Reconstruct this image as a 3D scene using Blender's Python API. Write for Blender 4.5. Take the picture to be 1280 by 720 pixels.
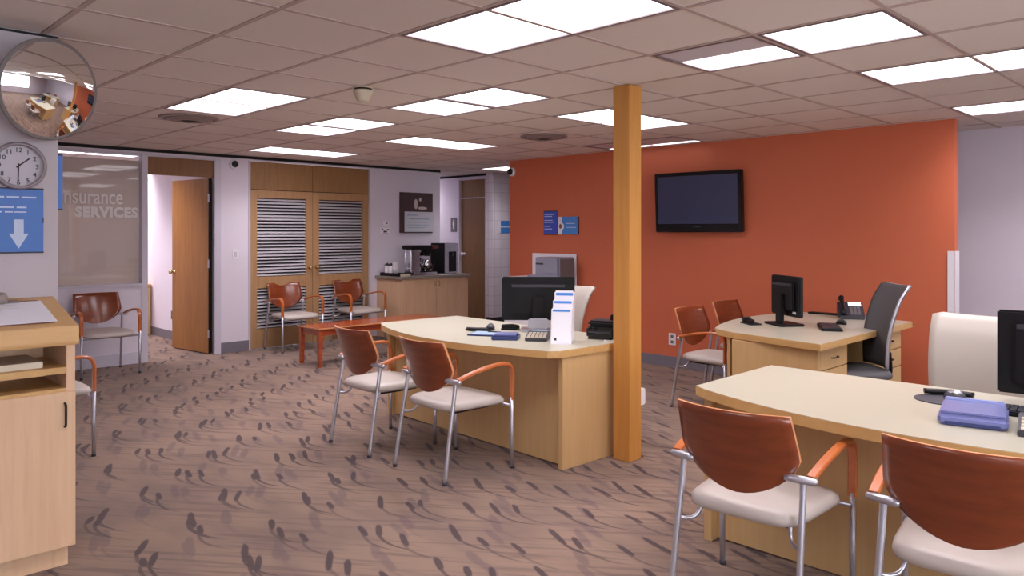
import bpy, bmesh, math, random
from math import sin, cos, pi, radians as R
from mathutils import Vector, Matrix
random.seed(7)
S = bpy.context.scene
C = S.collection
for o in list(bpy.data.objects):
    bpy.data.objects.remove(o)

# ------------------------------------------------------------------ camera
FPX, HY, YAW, CZ, CEIL = 947.6, 290.2, R(45.21), 1.485, 2.438
cam = bpy.data.cameras.new('camera')
cam.sensor_width = 36.0
cam.lens = 36.0 * FPX / 1280.0
cam.shift_y = (HY - 360.0) / 1280.0
cam.clip_start = 0.05
cam_o = bpy.data.objects.new('camera', cam)
C.objects.link(cam_o)
cam_o.location = (0, 0, CZ)
cam_o.rotation_euler = (R(90), 0, YAW)
S.camera = cam_o
# ------------------------------------------------------------------ world, exposure
w = bpy.data.worlds.new('world'); S.world = w; w.use_nodes = True
bg = w.node_tree.nodes['Background']
bg.inputs[0].default_value = (0.88, 0.92, 1, 1); bg.inputs[1].default_value = 4.8   # overcast daylight outside the added windows
S.view_settings.view_transform = 'Standard'
S.view_settings.look = 'None'
S.view_settings.gamma = 1.0
S.view_settings.use_curve_mapping = False
S.view_settings.exposure = 0.88
LAMP = 1.7                      # emission of a lit ceiling panel
LAMP_W = 14.0                   # watts per square metre of lit panel, sent downwards
LAMP_COL = (1.0, 0.935, 1.0)

# ------------------------------------------------------------------ materials
def lin(c):
    out = []
    for v in c[:3]:
        v = v / 255.0
        out.append(v / 12.92 if v <= 0.04045 else ((v + 0.055) / 1.055) ** 2.4)
    return (*out, 1.0)

class G:
    """small node-graph writer"""
    def __init__(s, m):
        s.t = m.node_tree; s.n = s.t.nodes
    def new(s, t, **kw):
        n = s.n.new(t)
        for k, v in kw.items(): setattr(n, k, v)
        return n
    def put(s, sock, v):
        if isinstance(v, bpy.types.NodeSocket): s.t.links.new(v, sock)
        elif v is not None:
            sock.default_value = v
    def m(s, op, a, b=None, c=None, clamp=False):
        n = s.new('ShaderNodeMath', operation=op, use_clamp=clamp)
        s.put(n.inputs[0], a)
        if b is not None: s.put(n.inputs[1], b)
        if c is not None: s.put(n.inputs[2], c)
        return n.outputs[0]
    def mix(s, f, a, b):
        n = s.new('ShaderNodeMix', data_type='RGBA')
        s.put(n.inputs[0], f); s.put(n.inputs[6], a); s.put(n.inputs[7], b)
        return n.outputs[2]
    def ramp(s, v, p0, p1):
        n = s.new('ShaderNodeMapRange', interpolation_type='SMOOTHSTEP')
        s.put(n.inputs[0], v); n.inputs[1].default_value = p0; n.inputs[2].default_value = p1
        return n.outputs[0]
    def noise(s, vec, scale, detail=3, rough=0.5):
        n = s.new('ShaderNodeTexNoise')
        if vec is not None: s.put(n.inputs['Vector'], vec)
        n.inputs['Scale'].default_value = scale; n.inputs['Detail'].default_value = detail
        n.inputs['Roughness'].default_value = rough
        return n.outputs[0]
    def coord(s, kind='Object'):
        return s.new('ShaderNodeTexCoord').outputs[kind]
    def mapping(s, vec, scale=(1, 1, 1), rot=(0, 0, 0)):
        n = s.new('ShaderNodeMapping'); s.put(n.inputs[0], vec)
        n.inputs['Scale'].default_value = scale; n.inputs['Rotation'].default_value = rot
        return n.outputs[0]
    def bump(s, h, strength, dist=0.01):
        n = s.new('ShaderNodeBump'); s.put(n.inputs['Height'], h)
        n.inputs['Strength'].default_value = strength; n.inputs['Distance'].default_value = dist
        return n.outputs[0]

def base_mat(name):
    m = bpy.data.materials.new(name); m.use_nodes = True
    return m, G(m), m.node_tree.nodes['Principled BSDF']

def paint(name, col, rough=0.6, metal=0.0, var=0.05, nscale=6.0, bump=0.0, bscale=200.0, spec=0.5, coat=0.0):
    m, g, p = base_mat(name)
    c = lin(col)
    n = g.noise(g.coord(), nscale)
    d = tuple(v * (1 - var) for v in c[:3]) + (1,); e = tuple(min(1, v * (1 + var)) for v in c[:3]) + (1,)
    g.put(p.inputs['Base Color'], g.mix(n, d, e))
    p.inputs['Roughness'].default_value = rough; p.inputs['Metallic'].default_value = metal
    p.inputs['Specular IOR Level'].default_value = spec
    p.inputs['Coat Weight'].default_value = coat
    if bump: g.put(p.inputs['Normal'], g.bump(g.noise(g.coord(), bscale, 2), bump, 0.003))
    return m

def wood(name, c1, c2, rough=0.4, scale=(3, 3, 40), axis='z', coat=0.0, spec=0.4):
    m, g, p = base_mat(name)
    sc = {'z': (30, 30, 2.2), 'y': (30, 2.2, 30), 'x': (2.2, 30, 30)}[axis]
    v = g.mapping(g.coord(), sc)
    n1 = g.noise(v, 1.0, 4, 0.6)
    n2 = g.noise(g.mapping(g.coord(), tuple(s * 0.12 for s in sc)), 1.0, 2)
    f = g.m('ADD', g.m('MULTIPLY', g.ramp(n1, 0.3, 0.7), 0.55), g.m('MULTIPLY', n2, 0.45))
    g.put(p.inputs['Base Color'], g.mix(f, lin(c1), lin(c2)))
    p.inputs['Roughness'].default_value = rough
    p.inputs['Coat Weight'].default_value = coat; p.inputs['Coat Roughness'].default_value = 0.15
    p.inputs['Specular IOR Level'].default_value = spec
    return m

def emit(name, col, strength):
    m, g, p = base_mat(name)
    p.inputs['Base Color'].default_value = (0.8, 0.8, 0.8, 1)
    n = g.noise(g.coord(), 3.0, 1)
    a = tuple(v * 0.96 for v in col) + (1,)
    g.put(p.inputs['Emission Color'], g.mix(n, a, tuple(col) + (1,)))
    p.inputs['Emission Strength'].default_value = strength
    return m

def carpet():
    m, g, p = base_mat('carpet')
    sep = g.new('ShaderNodeSeparateXYZ'); g.put(sep.inputs[0], g.coord())
    X, Y = sep.outputs[0], sep.outputs[1]
    wob = g.noise(g.coord(), 3.0, 2)
    Yw = g.m('ADD', Y, g.m('MULTIPLY', g.m('SUBTRACT', wob, 0.5), 0.05))
    def strokes(cx, cy, ox, oy, seed, thick, rod=1.0, tail=0.008, soft=0.004):
        # one brush mark per jittered cell: a short slanted dab that runs out into a thin curved tail
        row = g.m('FLOOR', g.m('DIVIDE', g.m('ADD', Yw, oy), cy))
        xs = g.m('ADD', g.m('ADD', X, ox), g.m('MULTIPLY', g.m('FRACT', g.m('MULTIPLY', row, 0.377)), cx))
        col = g.m('FLOOR', g.m('DIVIDE', xs, cx))
        comb = g.new('ShaderNodeCombineXYZ'); g.put(comb.inputs[0], col); g.put(comb.inputs[1], row); comb.inputs[2].default_value = seed
        wn = g.new('ShaderNodeTexWhiteNoise', noise_dimensions='3D'); g.put(wn.inputs['Vector'], comb.outputs[0])
        sp = g.new('ShaderNodeSeparateColor'); g.put(sp.inputs[0], wn.outputs['Color'])
        r1, r2, r3 = sp.outputs
        lx = g.m('SUBTRACT', g.m('MULTIPLY', g.m('FRACT', g.m('DIVIDE', xs, cx)), cx), g.m('ADD', 0.13, g.m('MULTIPLY', r1, max(0.02, cx - 0.52))))
        ly = g.m('SUBTRACT', g.m('MULTIPLY', g.m('FRACT', g.m('DIVIDE', g.m('ADD', Yw, oy), cy)), cy), g.m('ADD', cy * 0.30, g.m('MULTIPLY', r2, cy * 0.22)))
        # straight rod, tilted with a little jitter
        ang = g.m('ADD', -0.58, g.m('MULTIPLY', r1, 0.34))
        ca, sa = g.m('COSINE', ang), g.m('SINE', ang)
        rx = g.m('ADD', g.m('MULTIPLY', lx, ca), g.m('MULTIPLY', ly, sa))
        ry = g.m('SUBTRACT', g.m('MULTIPLY', ly, ca), g.m('MULTIPLY', lx, sa))
        ex = g.m('DIVIDE', rx, g.m('ADD', 0.062 * rod, g.m('MULTIPLY', r3, 0.055 * rod)))
        ey = g.m('DIVIDE', ry, thick)
        rr = g.m('ADD', g.m('POWER', g.m('ABSOLUTE', ex), 3.0), g.m('POWER', g.m('ABSOLUTE', ey), 2.0))
        rodm = g.m('SUBTRACT', 1.0, g.ramp(rr, 0.45, 1.15))
        # thin tail sweeping away from the lower end
        q = g.m('SUBTRACT', lx, 0.16)
        curve = g.m('SUBTRACT', g.m('MULTIPLY', g.m('MULTIPLY', q, q), 1.7), 0.052)
        d = g.m('ABSOLUTE', g.m('SUBTRACT', ly, curve))
        tl = g.m('MULTIPLY', g.ramp(lx, -0.01, 0.05), g.m('SUBTRACT', 1.0, g.ramp(lx, 0.16, 0.45)))
        hw = g.m('MULTIPLY', tl, tail)
        k = g.m('MULTIPLY', g.m('MINIMUM', g.m('MAXIMUM', g.m('DIVIDE', g.m('SUBTRACT', hw, d), soft), 0.0), 1.0), g.m('ADD', 0.45, g.m('MULTIPLY', r2, 0.5)))
        return g.m('MAXIMUM', rodm, k)
    a = g.m('MAXIMUM', strokes(0.60, 0.29, 0, 0, 1.0, 0.0185, 1.1, 0.011), strokes(0.64, 0.31, 0.31, 0.13, 5.0, 0.018, .9, 0.010))
    a = g.m('MAXIMUM', a, strokes(0.66, 0.33, 0.12, 0.21, 21.0, 0.0165, 0.95, 0.010))
    b = g.m('MAXIMUM', strokes(0.62, 0.28, 0.17, 0.07, 9.0, 0.024, 1.35, .012, 0.012), strokes(0.57, 0.30, 0.44, 0.19, 12.0, 0.026, 1.2, .014, 0.015))
    fine = g.ramp(g.noise(g.mapping(g.mapping(g.coord(), (1, 1, 1), (0, 0, R(-38))), (1.6, 30, 1)), 1.0, 2), 0.50, 0.66)
    patch = g.ramp(g.noise(g.mapping(g.coord(), (1.5, 3, 1)), 1.3, 2), 0.35, 0.7)
    pile = g.noise(g.coord(), 420.0, 2)
    c0 = g.mix(patch, lin((134, 110, 94)), lin((117, 96, 85)))
    c1 = g.mix(g.m('MULTIPLY', fine, 0.5), c0, lin((88, 68, 64)))
    c2 = g.mix(g.m('MULTIPLY', b, 0.46), c1, lin((88, 70, 76)))
    c3 = g.mix(g.m('MULTIPLY', a, 0.88), c2, lin((54, 39, 44)))
    c4 = g.mix(g.m('MULTIPLY', g.m('SUBTRACT', pile, 0.35), 0.35, None, True), c3, lin((84, 65, 60)))
    g.put(p.inputs['Base Color'], c4)
    p.inputs['Roughness'].default_value = 0.95; p.inputs['Specular IOR Level'].default_value = 0.15
    p.inputs['Sheen Weight'].default_value = 0.15
    g.put(p.inputs['Normal'], g.bump(pile, 0.35, 0.004))
    return m

def tile_mat(name, col, grout, sx, sy, rough=0.3):
    m, g, p = base_mat(name)
    sep = g.new('ShaderNodeSeparateXYZ'); g.put(sep.inputs[0], g.coord())
    comb = g.new('ShaderNodeCombineXYZ'); g.put(comb.inputs[0], g.m('ADD', sep.outputs[0], sep.outputs[1])); g.put(comb.inputs[1], sep.outputs[2])
    b = g.new('ShaderNodeTexBrick'); g.put(b.inputs['Vector'], comb.outputs[0])
    b.offset = 0.0
    b.inputs['Color1'].default_value = lin(col); b.inputs['Color2'].default_value = lin(tuple(v * 0.97 for v in col)); b.inputs['Mortar'].default_value = lin(grout)
    b.inputs['Scale'].default_value = 1.0; b.inputs['Mortar Size'].default_value = 0.006
    b.inputs['Brick Width'].default_value = sx; b.inputs['Row Height'].default_value = sy
    g.put(p.inputs['Base Color'], b.outputs['Color']); p.inputs['Roughness'].default_value = rough
    return m

def glass_mat():
    m, g, p = base_mat('window_glass')
    out = m.node_tree.nodes['Material Output']
    tr = g.new('ShaderNodeBsdfTransparent'); tr.inputs[0].default_value = (0.93, 0.94, 0.94, 1)
    gl = g.new('ShaderNodeBsdfGlossy'); gl.inputs[0].default_value = (1, 1, 1, 1); gl.inputs[1].default_value = 0.03
    fr = g.new('ShaderNodeFresnel'); fr.inputs[0].default_value = 1.5
    mx = g.new('ShaderNodeMixShader'); geo = g.new('ShaderNodeNewGeometry')
    g.put(mx.inputs[0], g.m('MULTIPLY', g.m('MULTIPLY', fr.outputs[0], 1.9, None, True), g.m('SUBTRACT', 1.0, geo.outputs['Backfacing'])))
    g.put(mx.inputs[1], tr.outputs[0]); g.put(mx.inputs[2], gl.outputs[0]); g.put(out.inputs[0], mx.outputs[0])
    return m

M = dict(
    carpet=carpet(),
    wall=paint('wall_paint', (222, 214, 226), 0.7, var=0.02, bump=0.05),
    wall_grey=paint('wall_paint_grey', (196, 186, 192), 0.7, var=0.02, bump=0.05),
    orange=paint('orange_paint', (206, 108, 74), 0.55, var=0.03, bump=0.05),
    post=wood('amber_post', (206, 148, 78), (194, 132, 62), 0.45, axis='z'),
    tile=paint('ceiling_tile', (230, 221, 215), 0.95, var=0.05, nscale=90, bump=0.3, bscale=260),
    grid=paint('ceiling_grid', (190, 172, 166), 0.6, var=0.03),
    slab=paint('plenum', (120, 112, 108), 0.9),
    black_gap=paint('black_gap', (12, 10, 12), 0.8),
    lamp=emit('lamp_diffuser', LAMP_COL, LAMP),
    lamp_dim=emit('lamp_dim', LAMP_COL, 1.1),
    lamp_frame=paint('lamp_frame', (120, 108, 112), 0.5),
    reflector=paint('lamp_reflector', (214, 208, 218), 0.5, metal=0.0),
    skirting=paint('skirting', (118, 112, 122), 0.6, var=0.04),
    skirting_w=paint('skirting_pale', (205, 200, 214), 0.6, var=0.02),
    frame=paint('frame_paint', (205, 200, 214), 0.45, var=0.02),
    maple=wood('maple', (208, 172, 122), (198, 160, 110), 0.45, axis='z'),
    maple_h=wood('maple_edge', (208, 168, 110), (192, 148, 92), 0.42, axis='x'),
    laminate=paint('desk_laminate', (182, 177, 158), 0.32, var=0.03, nscale=30),
    cab_pink=wood('cabinet_veneer', (222, 186, 152), (206, 168, 134), 0.45, axis='z'),
    counter=paint('counter_laminate', (138, 130, 122), 0.4, var=0.1, nscale=60),
    cherry=wood('cherry', (136, 64, 31), (108, 45, 19), 0.28, axis='x', coat=0.8),
    cherry_edge=wood('ply_edge_highlight', (216, 156, 110), (196, 130, 84), 0.35, axis='x'),  # ply edge, paled to paint in the highlight along the backrest rim
    arm=wood('arm_wood', (196, 110, 58), (172, 90, 42), 0.3, axis='y', coat=0.5),
    table=wood('table_wood', (176, 82, 42), (146, 60, 28), 0.25, axis='y', coat=0.6),
    silver=paint('silver_metal', (196, 196, 206), 0.32, metal=0.75, var=0.02),
    chrome=paint('chrome', (214, 214, 220), 0.15, metal=0.95, var=0.02),
    vinyl=paint('seat_vinyl', (184, 174, 167), 0.42, var=0.04, nscale=14, bump=0.05, bscale=300),
    door=wood('door_veneer', (168, 116, 62), (140, 92, 46), 0.4, axis='z'),
    door_frame=wood('louver_door_wood', (182, 144, 104), (162, 124, 86), 0.45, axis='z'),
    transom=wood('transom_veneer', (142, 102, 66), (122, 84, 52), 0.45, axis='z'),
    upper_panel=wood('upper_panel_veneer', (160, 122, 80), (140, 102, 64), 0.45, axis='z'),
    dark_door=wood('dark_door_veneer', (140, 104, 62), (118, 84, 46), 0.45, axis='z'),
    slat=paint('louver_slat', (206, 204, 210), 0.4, metal=0.3),
    brass=paint('brass', (210, 180, 130), 0.25, metal=0.9),
    black=paint('black_plastic', (22, 21, 24), 0.45, var=0.1, spec=0.25),
    black_gloss=paint('black_gloss', (12, 12, 14), 0.12, var=0.05),
    screen=paint('screen_reflection_tint', (52, 60, 94), 0.25, var=0.05, spec=0.8),  # blue base colour stands in for a reflection on the dark glass
    dark=paint('dark_grey_plastic', (56, 56, 64), 0.45, var=0.06),
    mesh=paint('chair_mesh', (84, 82, 84), 0.7, var=0.1, nscale=300),
    beige=paint('chair_beige', (176, 167, 157), 0.45, var=0.03),
    white=paint('white_plastic', (236, 232, 238), 0.4, var=0.02),
    paper=paint('paper', (240, 238, 246), 0.7, var=0.01),
    printer=paint('printer_grey', (140, 140, 156), 0.45, var=0.03),
    printer_d=paint('printer_dark', (110, 104, 108), 0.5),
    blue=paint('sign_blue', (46, 106, 190), 0.4, var=0.05),
    blue2=paint('sign_violet_blue', (60, 84, 196), 0.4, var=0.06),
    sky=paint('sign_light_blue', (70, 140, 220), 0.4, var=0.05),
    blue_dev=paint('blue_plastic', (108, 114, 166), 0.35, var=0.05, coat=0.2),
    blue_lt=paint('blue_light_plastic', (150, 158, 206), 0.35),
    maple_y=wood('maple_lectern_top', (218, 176, 122), (204, 160, 106), 0.42, axis='y'),
    blue_dk=paint('blue_dark', (50, 60, 110), 0.35),
    text=paint('sign_text', (196, 208, 236), 0.5),
    etch=paint('etched_white', (250, 248, 250), 0.6),
    blind=paint('office_blind', (232, 224, 220), 0.8, var=0.02),
    blind2=None,
    cream=paint('cream_plastic', (206, 194, 172), 0.5),
    vent=paint('vent_metal', (150, 136, 132), 0.5, metal=0.3),
    vent_d=paint('vent_dark', (52, 44, 44), 0.6),
    mirror=paint('mirror', (236, 236, 236), 0.02, metal=1.0, var=0.0),
    mirror_rim=paint('mirror_rim', (120, 112, 112), 0.5),
    clock_face=paint('clock_face', (196, 188, 198), 0.5, var=0.01),
    clock_rim=paint('clock_rim', (150, 138, 144), 0.4),
    ink=paint('ink', (48, 42, 52), 0.6),
    photo_dk=paint('print_brown', (74, 54, 56), 0.5, var=0.35, nscale=14),
    photo_lt=paint('print_pale', (204, 206, 214), 0.5, var=0.06, nscale=10),
    photo_fig=paint('print_figure', (204, 188, 186), 0.5, var=0.1),
    photo_bl=paint('print_blue', (150, 172, 194), 0.5, var=0.1),
    tiles=tile_mat('white_wall_tile', (232, 226, 234), (208, 202, 210), 0.152, 0.152),
    glass=glass_mat(),
    red=paint('red_key', (190, 60, 56), 0.5), green=paint('green_key', (110, 170, 90), 0.5), yellow=paint('yellow_key', (220, 200, 110), 0.5),
    coffee=paint('coffee_glass', (40, 24, 18), 0.1),
    maroon=paint('maroon', (110, 60, 58), 0.4),
    lcd=emit('phone_lcd', (0.45, 0.6, 1.0), 0.9),
    brown_card=paint('brown_card', (120, 84, 78), 0.6),
)

def blind_mat(name='translucent_blind', c0=(222, 211, 206), fac=.38):
    m, g, p = base_mat(name)
    out = m.node_tree.nodes['Material Output']
    p.inputs['Base Color'].default_value = lin(c0); p.inputs['Roughness'].default_value = .8
    tl = g.new('ShaderNodeBsdfTranslucent'); g.put(tl.inputs[0], g.mix(g.noise(g.coord(), 5.0), lin(c0), lin(tuple(v * .97 for v in c0))))
    mx = g.new('ShaderNodeMixShader'); mx.inputs[0].default_value = fac
    g.put(mx.inputs[1], p.outputs[0]); g.put(mx.inputs[2], tl.outputs[0]); g.put(out.inputs[0], mx.outputs[0])
    return m
M['blind2'] = blind_mat()
M['etch'] = blind_mat('etched_lettering', (253, 252, 253), .22)

# ------------------------------------------------------------------ builders
def link(name, me, mat, parent=None, smooth=False):
    o = bpy.data.objects.new(name, me); C.objects.link(o)
    if mat is not None and len(me.materials) == 0:
        me.materials.append(M[mat] if isinstance(mat, str) else mat)
    if parent is not None: o.parent = parent
    if smooth:
        me.polygons.foreach_set('use_smooth', [True] * len(me.polygons)); me.update()
    return o

def from_bm(name, bm, mat, parent=None, smooth=False, normals=True):
    if normals: bmesh.ops.recalc_face_normals(bm, faces=bm.faces)
    me = bpy.data.meshes.new(name); bm.to_mesh(me); bm.free()
    return link(name, me, mat, parent, smooth)

def add_box(bm, x0, x1, y0, y1, z0, z1, bev=0.0, seg=2):
    r = bmesh.ops.create_cube(bm, size=1.0)
    for v in r['verts']:
        v.co = Vector((x0 + (v.co.x + .5) * (x1 - x0), y0 + (v.co.y + .5) * (y1 - y0), z0 + (v.co.z + .5) * (z1 - z0)))
    if bev:
        es = list({e for v in r['verts'] for e in v.link_edges})
        bmesh.ops.bevel(bm, geom=es, offset=bev, segments=seg, affect='EDGES', clamp_overlap=True)

def box(name, x0, x1, y0, y1, z0, z1, mat, parent=None, bev=0.0, seg=2):
    bm = bmesh.new(); add_box(bm, x0, x1, y0, y1, z0, z1, bev, seg)
    return from_bm(name, bm, mat, parent)

def boxes(name, L, mat, parent=None, bev=0.0):
    bm = bmesh.new()
    for b in L: add_box(bm, *b, bev)
    return from_bm(name, bm, mat, parent)

def add_tube(bm, pts, r, n=10, cap=True, sx=1.0, up=None):
    """tube along pts; r number or list; sx/up give a flattened section"""
    pts = [Vector(p) for p in pts]; rr = r if isinstance(r, (list, tuple)) else [r] * len(pts)
    rings = []; ref = None
    for i, p in enumerate(pts):
        a = pts[max(0, i - 1)]; b = pts[min(len(pts) - 1, i + 1)]
        t = (b - a).normalized()
        if ref is None:
            ref = Vector(up) if up else (Vector((0, 0, 1)) if abs(t.z) < 0.9 else Vector((1, 0, 0)))
        u = (ref - t * ref.dot(t)).normalized(); v = t.cross(u)
        if not up: ref = u
        rings.append([bm.verts.new(p + u * cos(2 * pi * k / n) * rr[i] + v * sin(2 * pi * k / n) * rr[i] * sx) for k in range(n)])
    for A, B in zip(rings, rings[1:]):
        for k in range(n): bm.faces.new((A[k], A[(k + 1) % n], B[(k + 1) % n], B[k]))
    if cap: bm.faces.new(rings[0][::-1]); bm.faces.new(rings[-1])

def tube(name, pts, r, mat, parent=None, n=10, **k):
    bm = bmesh.new(); add_tube(bm, pts, r, n, **k); return from_bm(name, bm, mat, parent, smooth=True)

def smooth_path(P, n=6):
    P = [Vector(p) for p in P]; out = []
    for i in range(len(P) - 1):
        p0 = P[max(0, i - 1)]; p1 = P[i]; p2 = P[i + 1]; p3 = P[min(len(P) - 1, i + 2)]
        for k in range(n):
            t = k / n
            out.append(0.5 * ((2 * p1) + (p2 - p0) * t + (2 * p0 - 5 * p1 + 4 * p2 - p3) * t * t + (3 * p1 - p0 - 3 * p2 + p3) * t ** 3))
    out.append(P[-1]); return out

def add_ribbon(bm, pts, wd, th, side):
    """flat bar with rectangular section; side = vector across the width"""
    pts = [Vector(p) for p in pts]; s = Vector(side).normalized(); rings = []
    for i, p in enumerate(pts):
        t = (pts[min(len(pts) - 1, i + 1)] - pts[max(0, i - 1)]).normalized()
        s2 = (s - t * s.dot(t)).normalized(); nrm = t.cross(s2)
        c = 0.25
        sec = [(-1, -1 + 2 * c), (-1, 1 - 2 * c), (-1 + c, 1), (1 - c, 1), (1, 1 - 2 * c), (1, -1 + 2 * c), (1 - c, -1), (-1 + c, -1)]
        rings.append([bm.verts.new(p + s2 * a * wd / 2 + nrm * b * th / 2) for a, b in sec])
    for A, B in zip(rings, rings[1:]):
        for k in range(8): bm.faces.new((A[k], A[(k + 1) % 8], B[(k + 1) % 8], B[k]))
    bm.faces.new(rings[0][::-1]); bm.faces.new(rings[-1])

def add_lathe(bm, prof, n=24, loc=(0, 0, 0), cap=True):
    loc = Vector(loc); rings = []
    for r, z in prof:
        if r < 1e-6: rings.append([bm.verts.new(loc + Vector((0, 0, z)))])
        else: rings.append([bm.verts.new(loc + Vector((r * cos(2 * pi * k / n), r * sin(2 * pi * k / n), z))) for k in range(n)])
    for A, B in zip(rings, rings[1:]):
        for k in range(n):
            k2 = (k + 1) % n
            if len(A) == 1 and len(B) == 1: continue
            if len(A) == 1: bm.faces.new((A[0], B[k2], B[k]))
            elif len(B) == 1: bm.faces.new((A[k], A[k2], B[0]))
            else: bm.faces.new((A[k], A[k2], B[k2], B[k]))
    if cap:
        if len(rings[0]) > 1: bm.faces.new(rings[0][::-1])
        if len(rings[-1]) > 1: bm.faces.new(rings[-1])

def lathe(name, prof, mat, parent=None, n=24, loc=(0, 0, 0), smooth=True):
    bm = bmesh.new(); add_lathe(bm, prof, n, loc); return from_bm(name, bm, mat, parent, smooth)

def prism(name, outline, z0, z1, mat, parent=None, bev=0.0):
    bm = bmesh.new()
    a = [bm.verts.new((x, y, z0)) for x, y in outline]; b = [bm.verts.new((x, y, z1)) for x, y in outline]
    bm.faces.new(a[::-1]); top = bm.faces.new(b)
    n = len(a)
    for k in range(n): bm.faces.new((a[k], a[(k + 1) % n], b[(k + 1) % n], b[k]))
    if bev: bmesh.ops.bevel(bm, geom=list(top.edges), offset=bev, segments=2, affect='EDGES')
    return from_bm(name, bm, mat, parent)

def xz_prism(name, outline, y0, y1, mat, parent=None, bev=0.0):
    """outline in x,z extruded along y"""
    bm = bmesh.new()
    a = [bm.verts.new((x, y0, z)) for x, z in outline]; b = [bm.verts.new((x, y1, z)) for x, z in outline]
    bm.faces.new(a[::-1]); bm.faces.new(b); n = len(a)
    for k in range(n): bm.faces.new((a[k], a[(k + 1) % n], b[(k + 1) % n], b[k]))
    if bev: bmesh.ops.bevel(bm, geom=list(bm.edges), offset=bev, segments=2, affect='EDGES', clamp_overlap=True)
    return from_bm(name, bm, mat, parent)

def tag(o, label, cat, group=None, kind=None):
    o['label'] = label; o['category'] = cat
    if group: o['group'] = group
    if kind: o['kind'] = kind
    return o

def thing(name, label, cat, loc=(0, 0, 0), rz=0.0, group=None, kind=None, rot=None):
    o = bpy.data.objects.new(name, None); C.objects.link(o); o.empty_display_size = 0.1
    o.location = loc; o.rotation_euler = rot if rot else (0, 0, rz)
    return tag(o, label, cat, group, kind)

def struct(o, label, cat): return tag(o, label, cat, kind='structure')

def dup(root, loc, rz, label):
    r = root.copy(); C.objects.link(r); r.location = loc; r.rotation_euler = (0, 0, rz); r['label'] = label
    for ch in list(root.children):
        c = ch.copy(); C.objects.link(c); c.parent = r
        for gch in ch.children:
            d = gch.copy(); C.objects.link(d); d.parent = c
    return r

def text(name, body, size, mat, parent, loc, rot, bold=0.0, align='LEFT', sx=1.0, ext=0.0008, spacing=1.0):
    cu = bpy.data.curves.new(name, 'FONT'); cu.body = body; cu.size = size; cu.offset = bold; cu.extrude = ext
    cu.align_x = align; cu.space_character = spacing; cu.resolution_u = 3
    t = bpy.data.objects.new(name, cu); C.objects.link(t)
    bpy.context.view_layer.update()
    me = bpy.data.meshes.new_from_object(t.evaluated_get(bpy.context.evaluated_depsgraph_get()))
    bpy.data.objects.remove(t); bpy.data.curves.remove(cu)
    me.materials.clear()
    o = link(name, me, mat, parent)
    o.location = loc; o.rotation_euler = rot; o.scale = (sx, 1, 1)
    return o

ON_X = (R(90), 0, R(90))      # lettering on a wall that faces +X
ON_Y = (R(90), 0, 0)          # lettering on a wall that faces -Y

def to_px(x, y, z):
    c, s = cos(YAW), sin(YAW); fw = -s * x + c * y
    if fw < 0.05: return None
    return 640 + FPX * (c * x + s * y) / fw, HY - FPX * (z - CZ) / fw

# ------------------------------------------------------------------ the setting
XL, YO = -9.09, 7.15
CELL = 0.6096
def gx(j): return CELL * (j - 5.915)
def gy(i): return CELL * (i + 2.594)
TOP = CEIL + 0.06

struct(box('floor', -13, 3.8, -3.4, 10.2, -0.1, 0, 'carpet'), 'brown carpet with dark curved brush marks across the whole room', 'floor')

# ceiling: slab, tiles, bars
ceil = struct(box('ceiling', -13, 3.8, -3.4, 10.2, CEIL + 0.08, CEIL + 0.2, 'slab'), 'suspended ceiling of square beige tiles in a brownish grid', 'ceiling')
LIGHTS = [  # (j0, j1, i0, i1, kind)
    (1, 3, 1, 2, 'lit', 'large glowing ceiling panel cut by the top edge of the photo'),
    (-4, -2, 1, 2, 'lit', 'glowing ceiling panel beside the left round air vent'),
    (-5, -4, 3, 4, 'lit', 'small square ceiling light, farther of the pair behind the smoke detector'),
    (-4, -3, 3, 4, 'lit', 'small square ceiling light, nearer of the pair behind the smoke detector'),
    (-2, -1, 3, 4, 'lit', 'square ceiling light of the middle pair, the one nearer the smoke detector'),
    (-1, 0, 3, 4, 'lit', 'square ceiling light of the middle pair, the one nearer the orange post'),
    (-8, -7, 4, 6, 'lit', 'long glowing ceiling panel in front of the louvered doors'),
    (-5, -4, 5, 7, 'lit', 'long glowing ceiling panel between middle pair and coffee counter'),
    (-1, 0, 5, 7, 'lit', 'long glowing ceiling panel passing behind the orange post'),
    (-3, -1, 8, 9, 'dim', 'dim grey louvered ceiling light close to the orange wall'),
    (2, 3, 3, 4, 'half', 'square ceiling light with grey reflector half, right of the post'),
    (3, 4, 3, 4, 'lit', 'square glowing ceiling light right of the half grey one'),
    (3, 5, 5, 6, 'lit', 'long glowing ceiling panel running off the right edge'),
    (3, 5, 8, 9, 'lit', 'glowing ceiling panel near the right end of the orange wall'),
    (-8, -7, 10, 11, 'lit', 'ceiling light in the corridor behind the orange wall'),
    (-12, -11, 10, 11, 'lit', 'added ceiling light hidden round the corner to brighten the short corridor'),  # out-of-view fixture added to brighten the corridor wall
    (-11, -10, 1, 3, 'lit', 'long ceiling light inside the glazed insurance office'),
    (5, 7, 1, 2, 'lit', 'added unseen ceiling panel lighting the near desk, right of the camera'),  # unseen panels right of and behind the camera, added for their light
    (8, 10, 5, 6, 'lit', 'added unseen ceiling panel lighting the far right of the room'),
    (8, 10, 1, 2, 'lit', 'added unseen ceiling panel lighting the right rear of the room'),
    (2, 4, -3, -2, 'lit', 'added unseen fill panel behind the camera on the left'),
    (6, 8, -3, -2, 'lit', 'added unseen fill panel behind the camera on the right'),
    (-14, -13, 1, 4, 'lit', 'added unseen ceiling light brightening the insurance office from deep inside'),  # out-of-view fixture added to brighten the office interior
]
used = set()
for j0, j1, i0, i1, *_ in LIGHTS:
    for j in range(j0, j1):
        for i in range(i0, i1): used.add((j, i))
tm = bpy.data.meshes.new('ceiling_tile')
bm = bmesh.new(); h = CELL / 2 - 0.010
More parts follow.
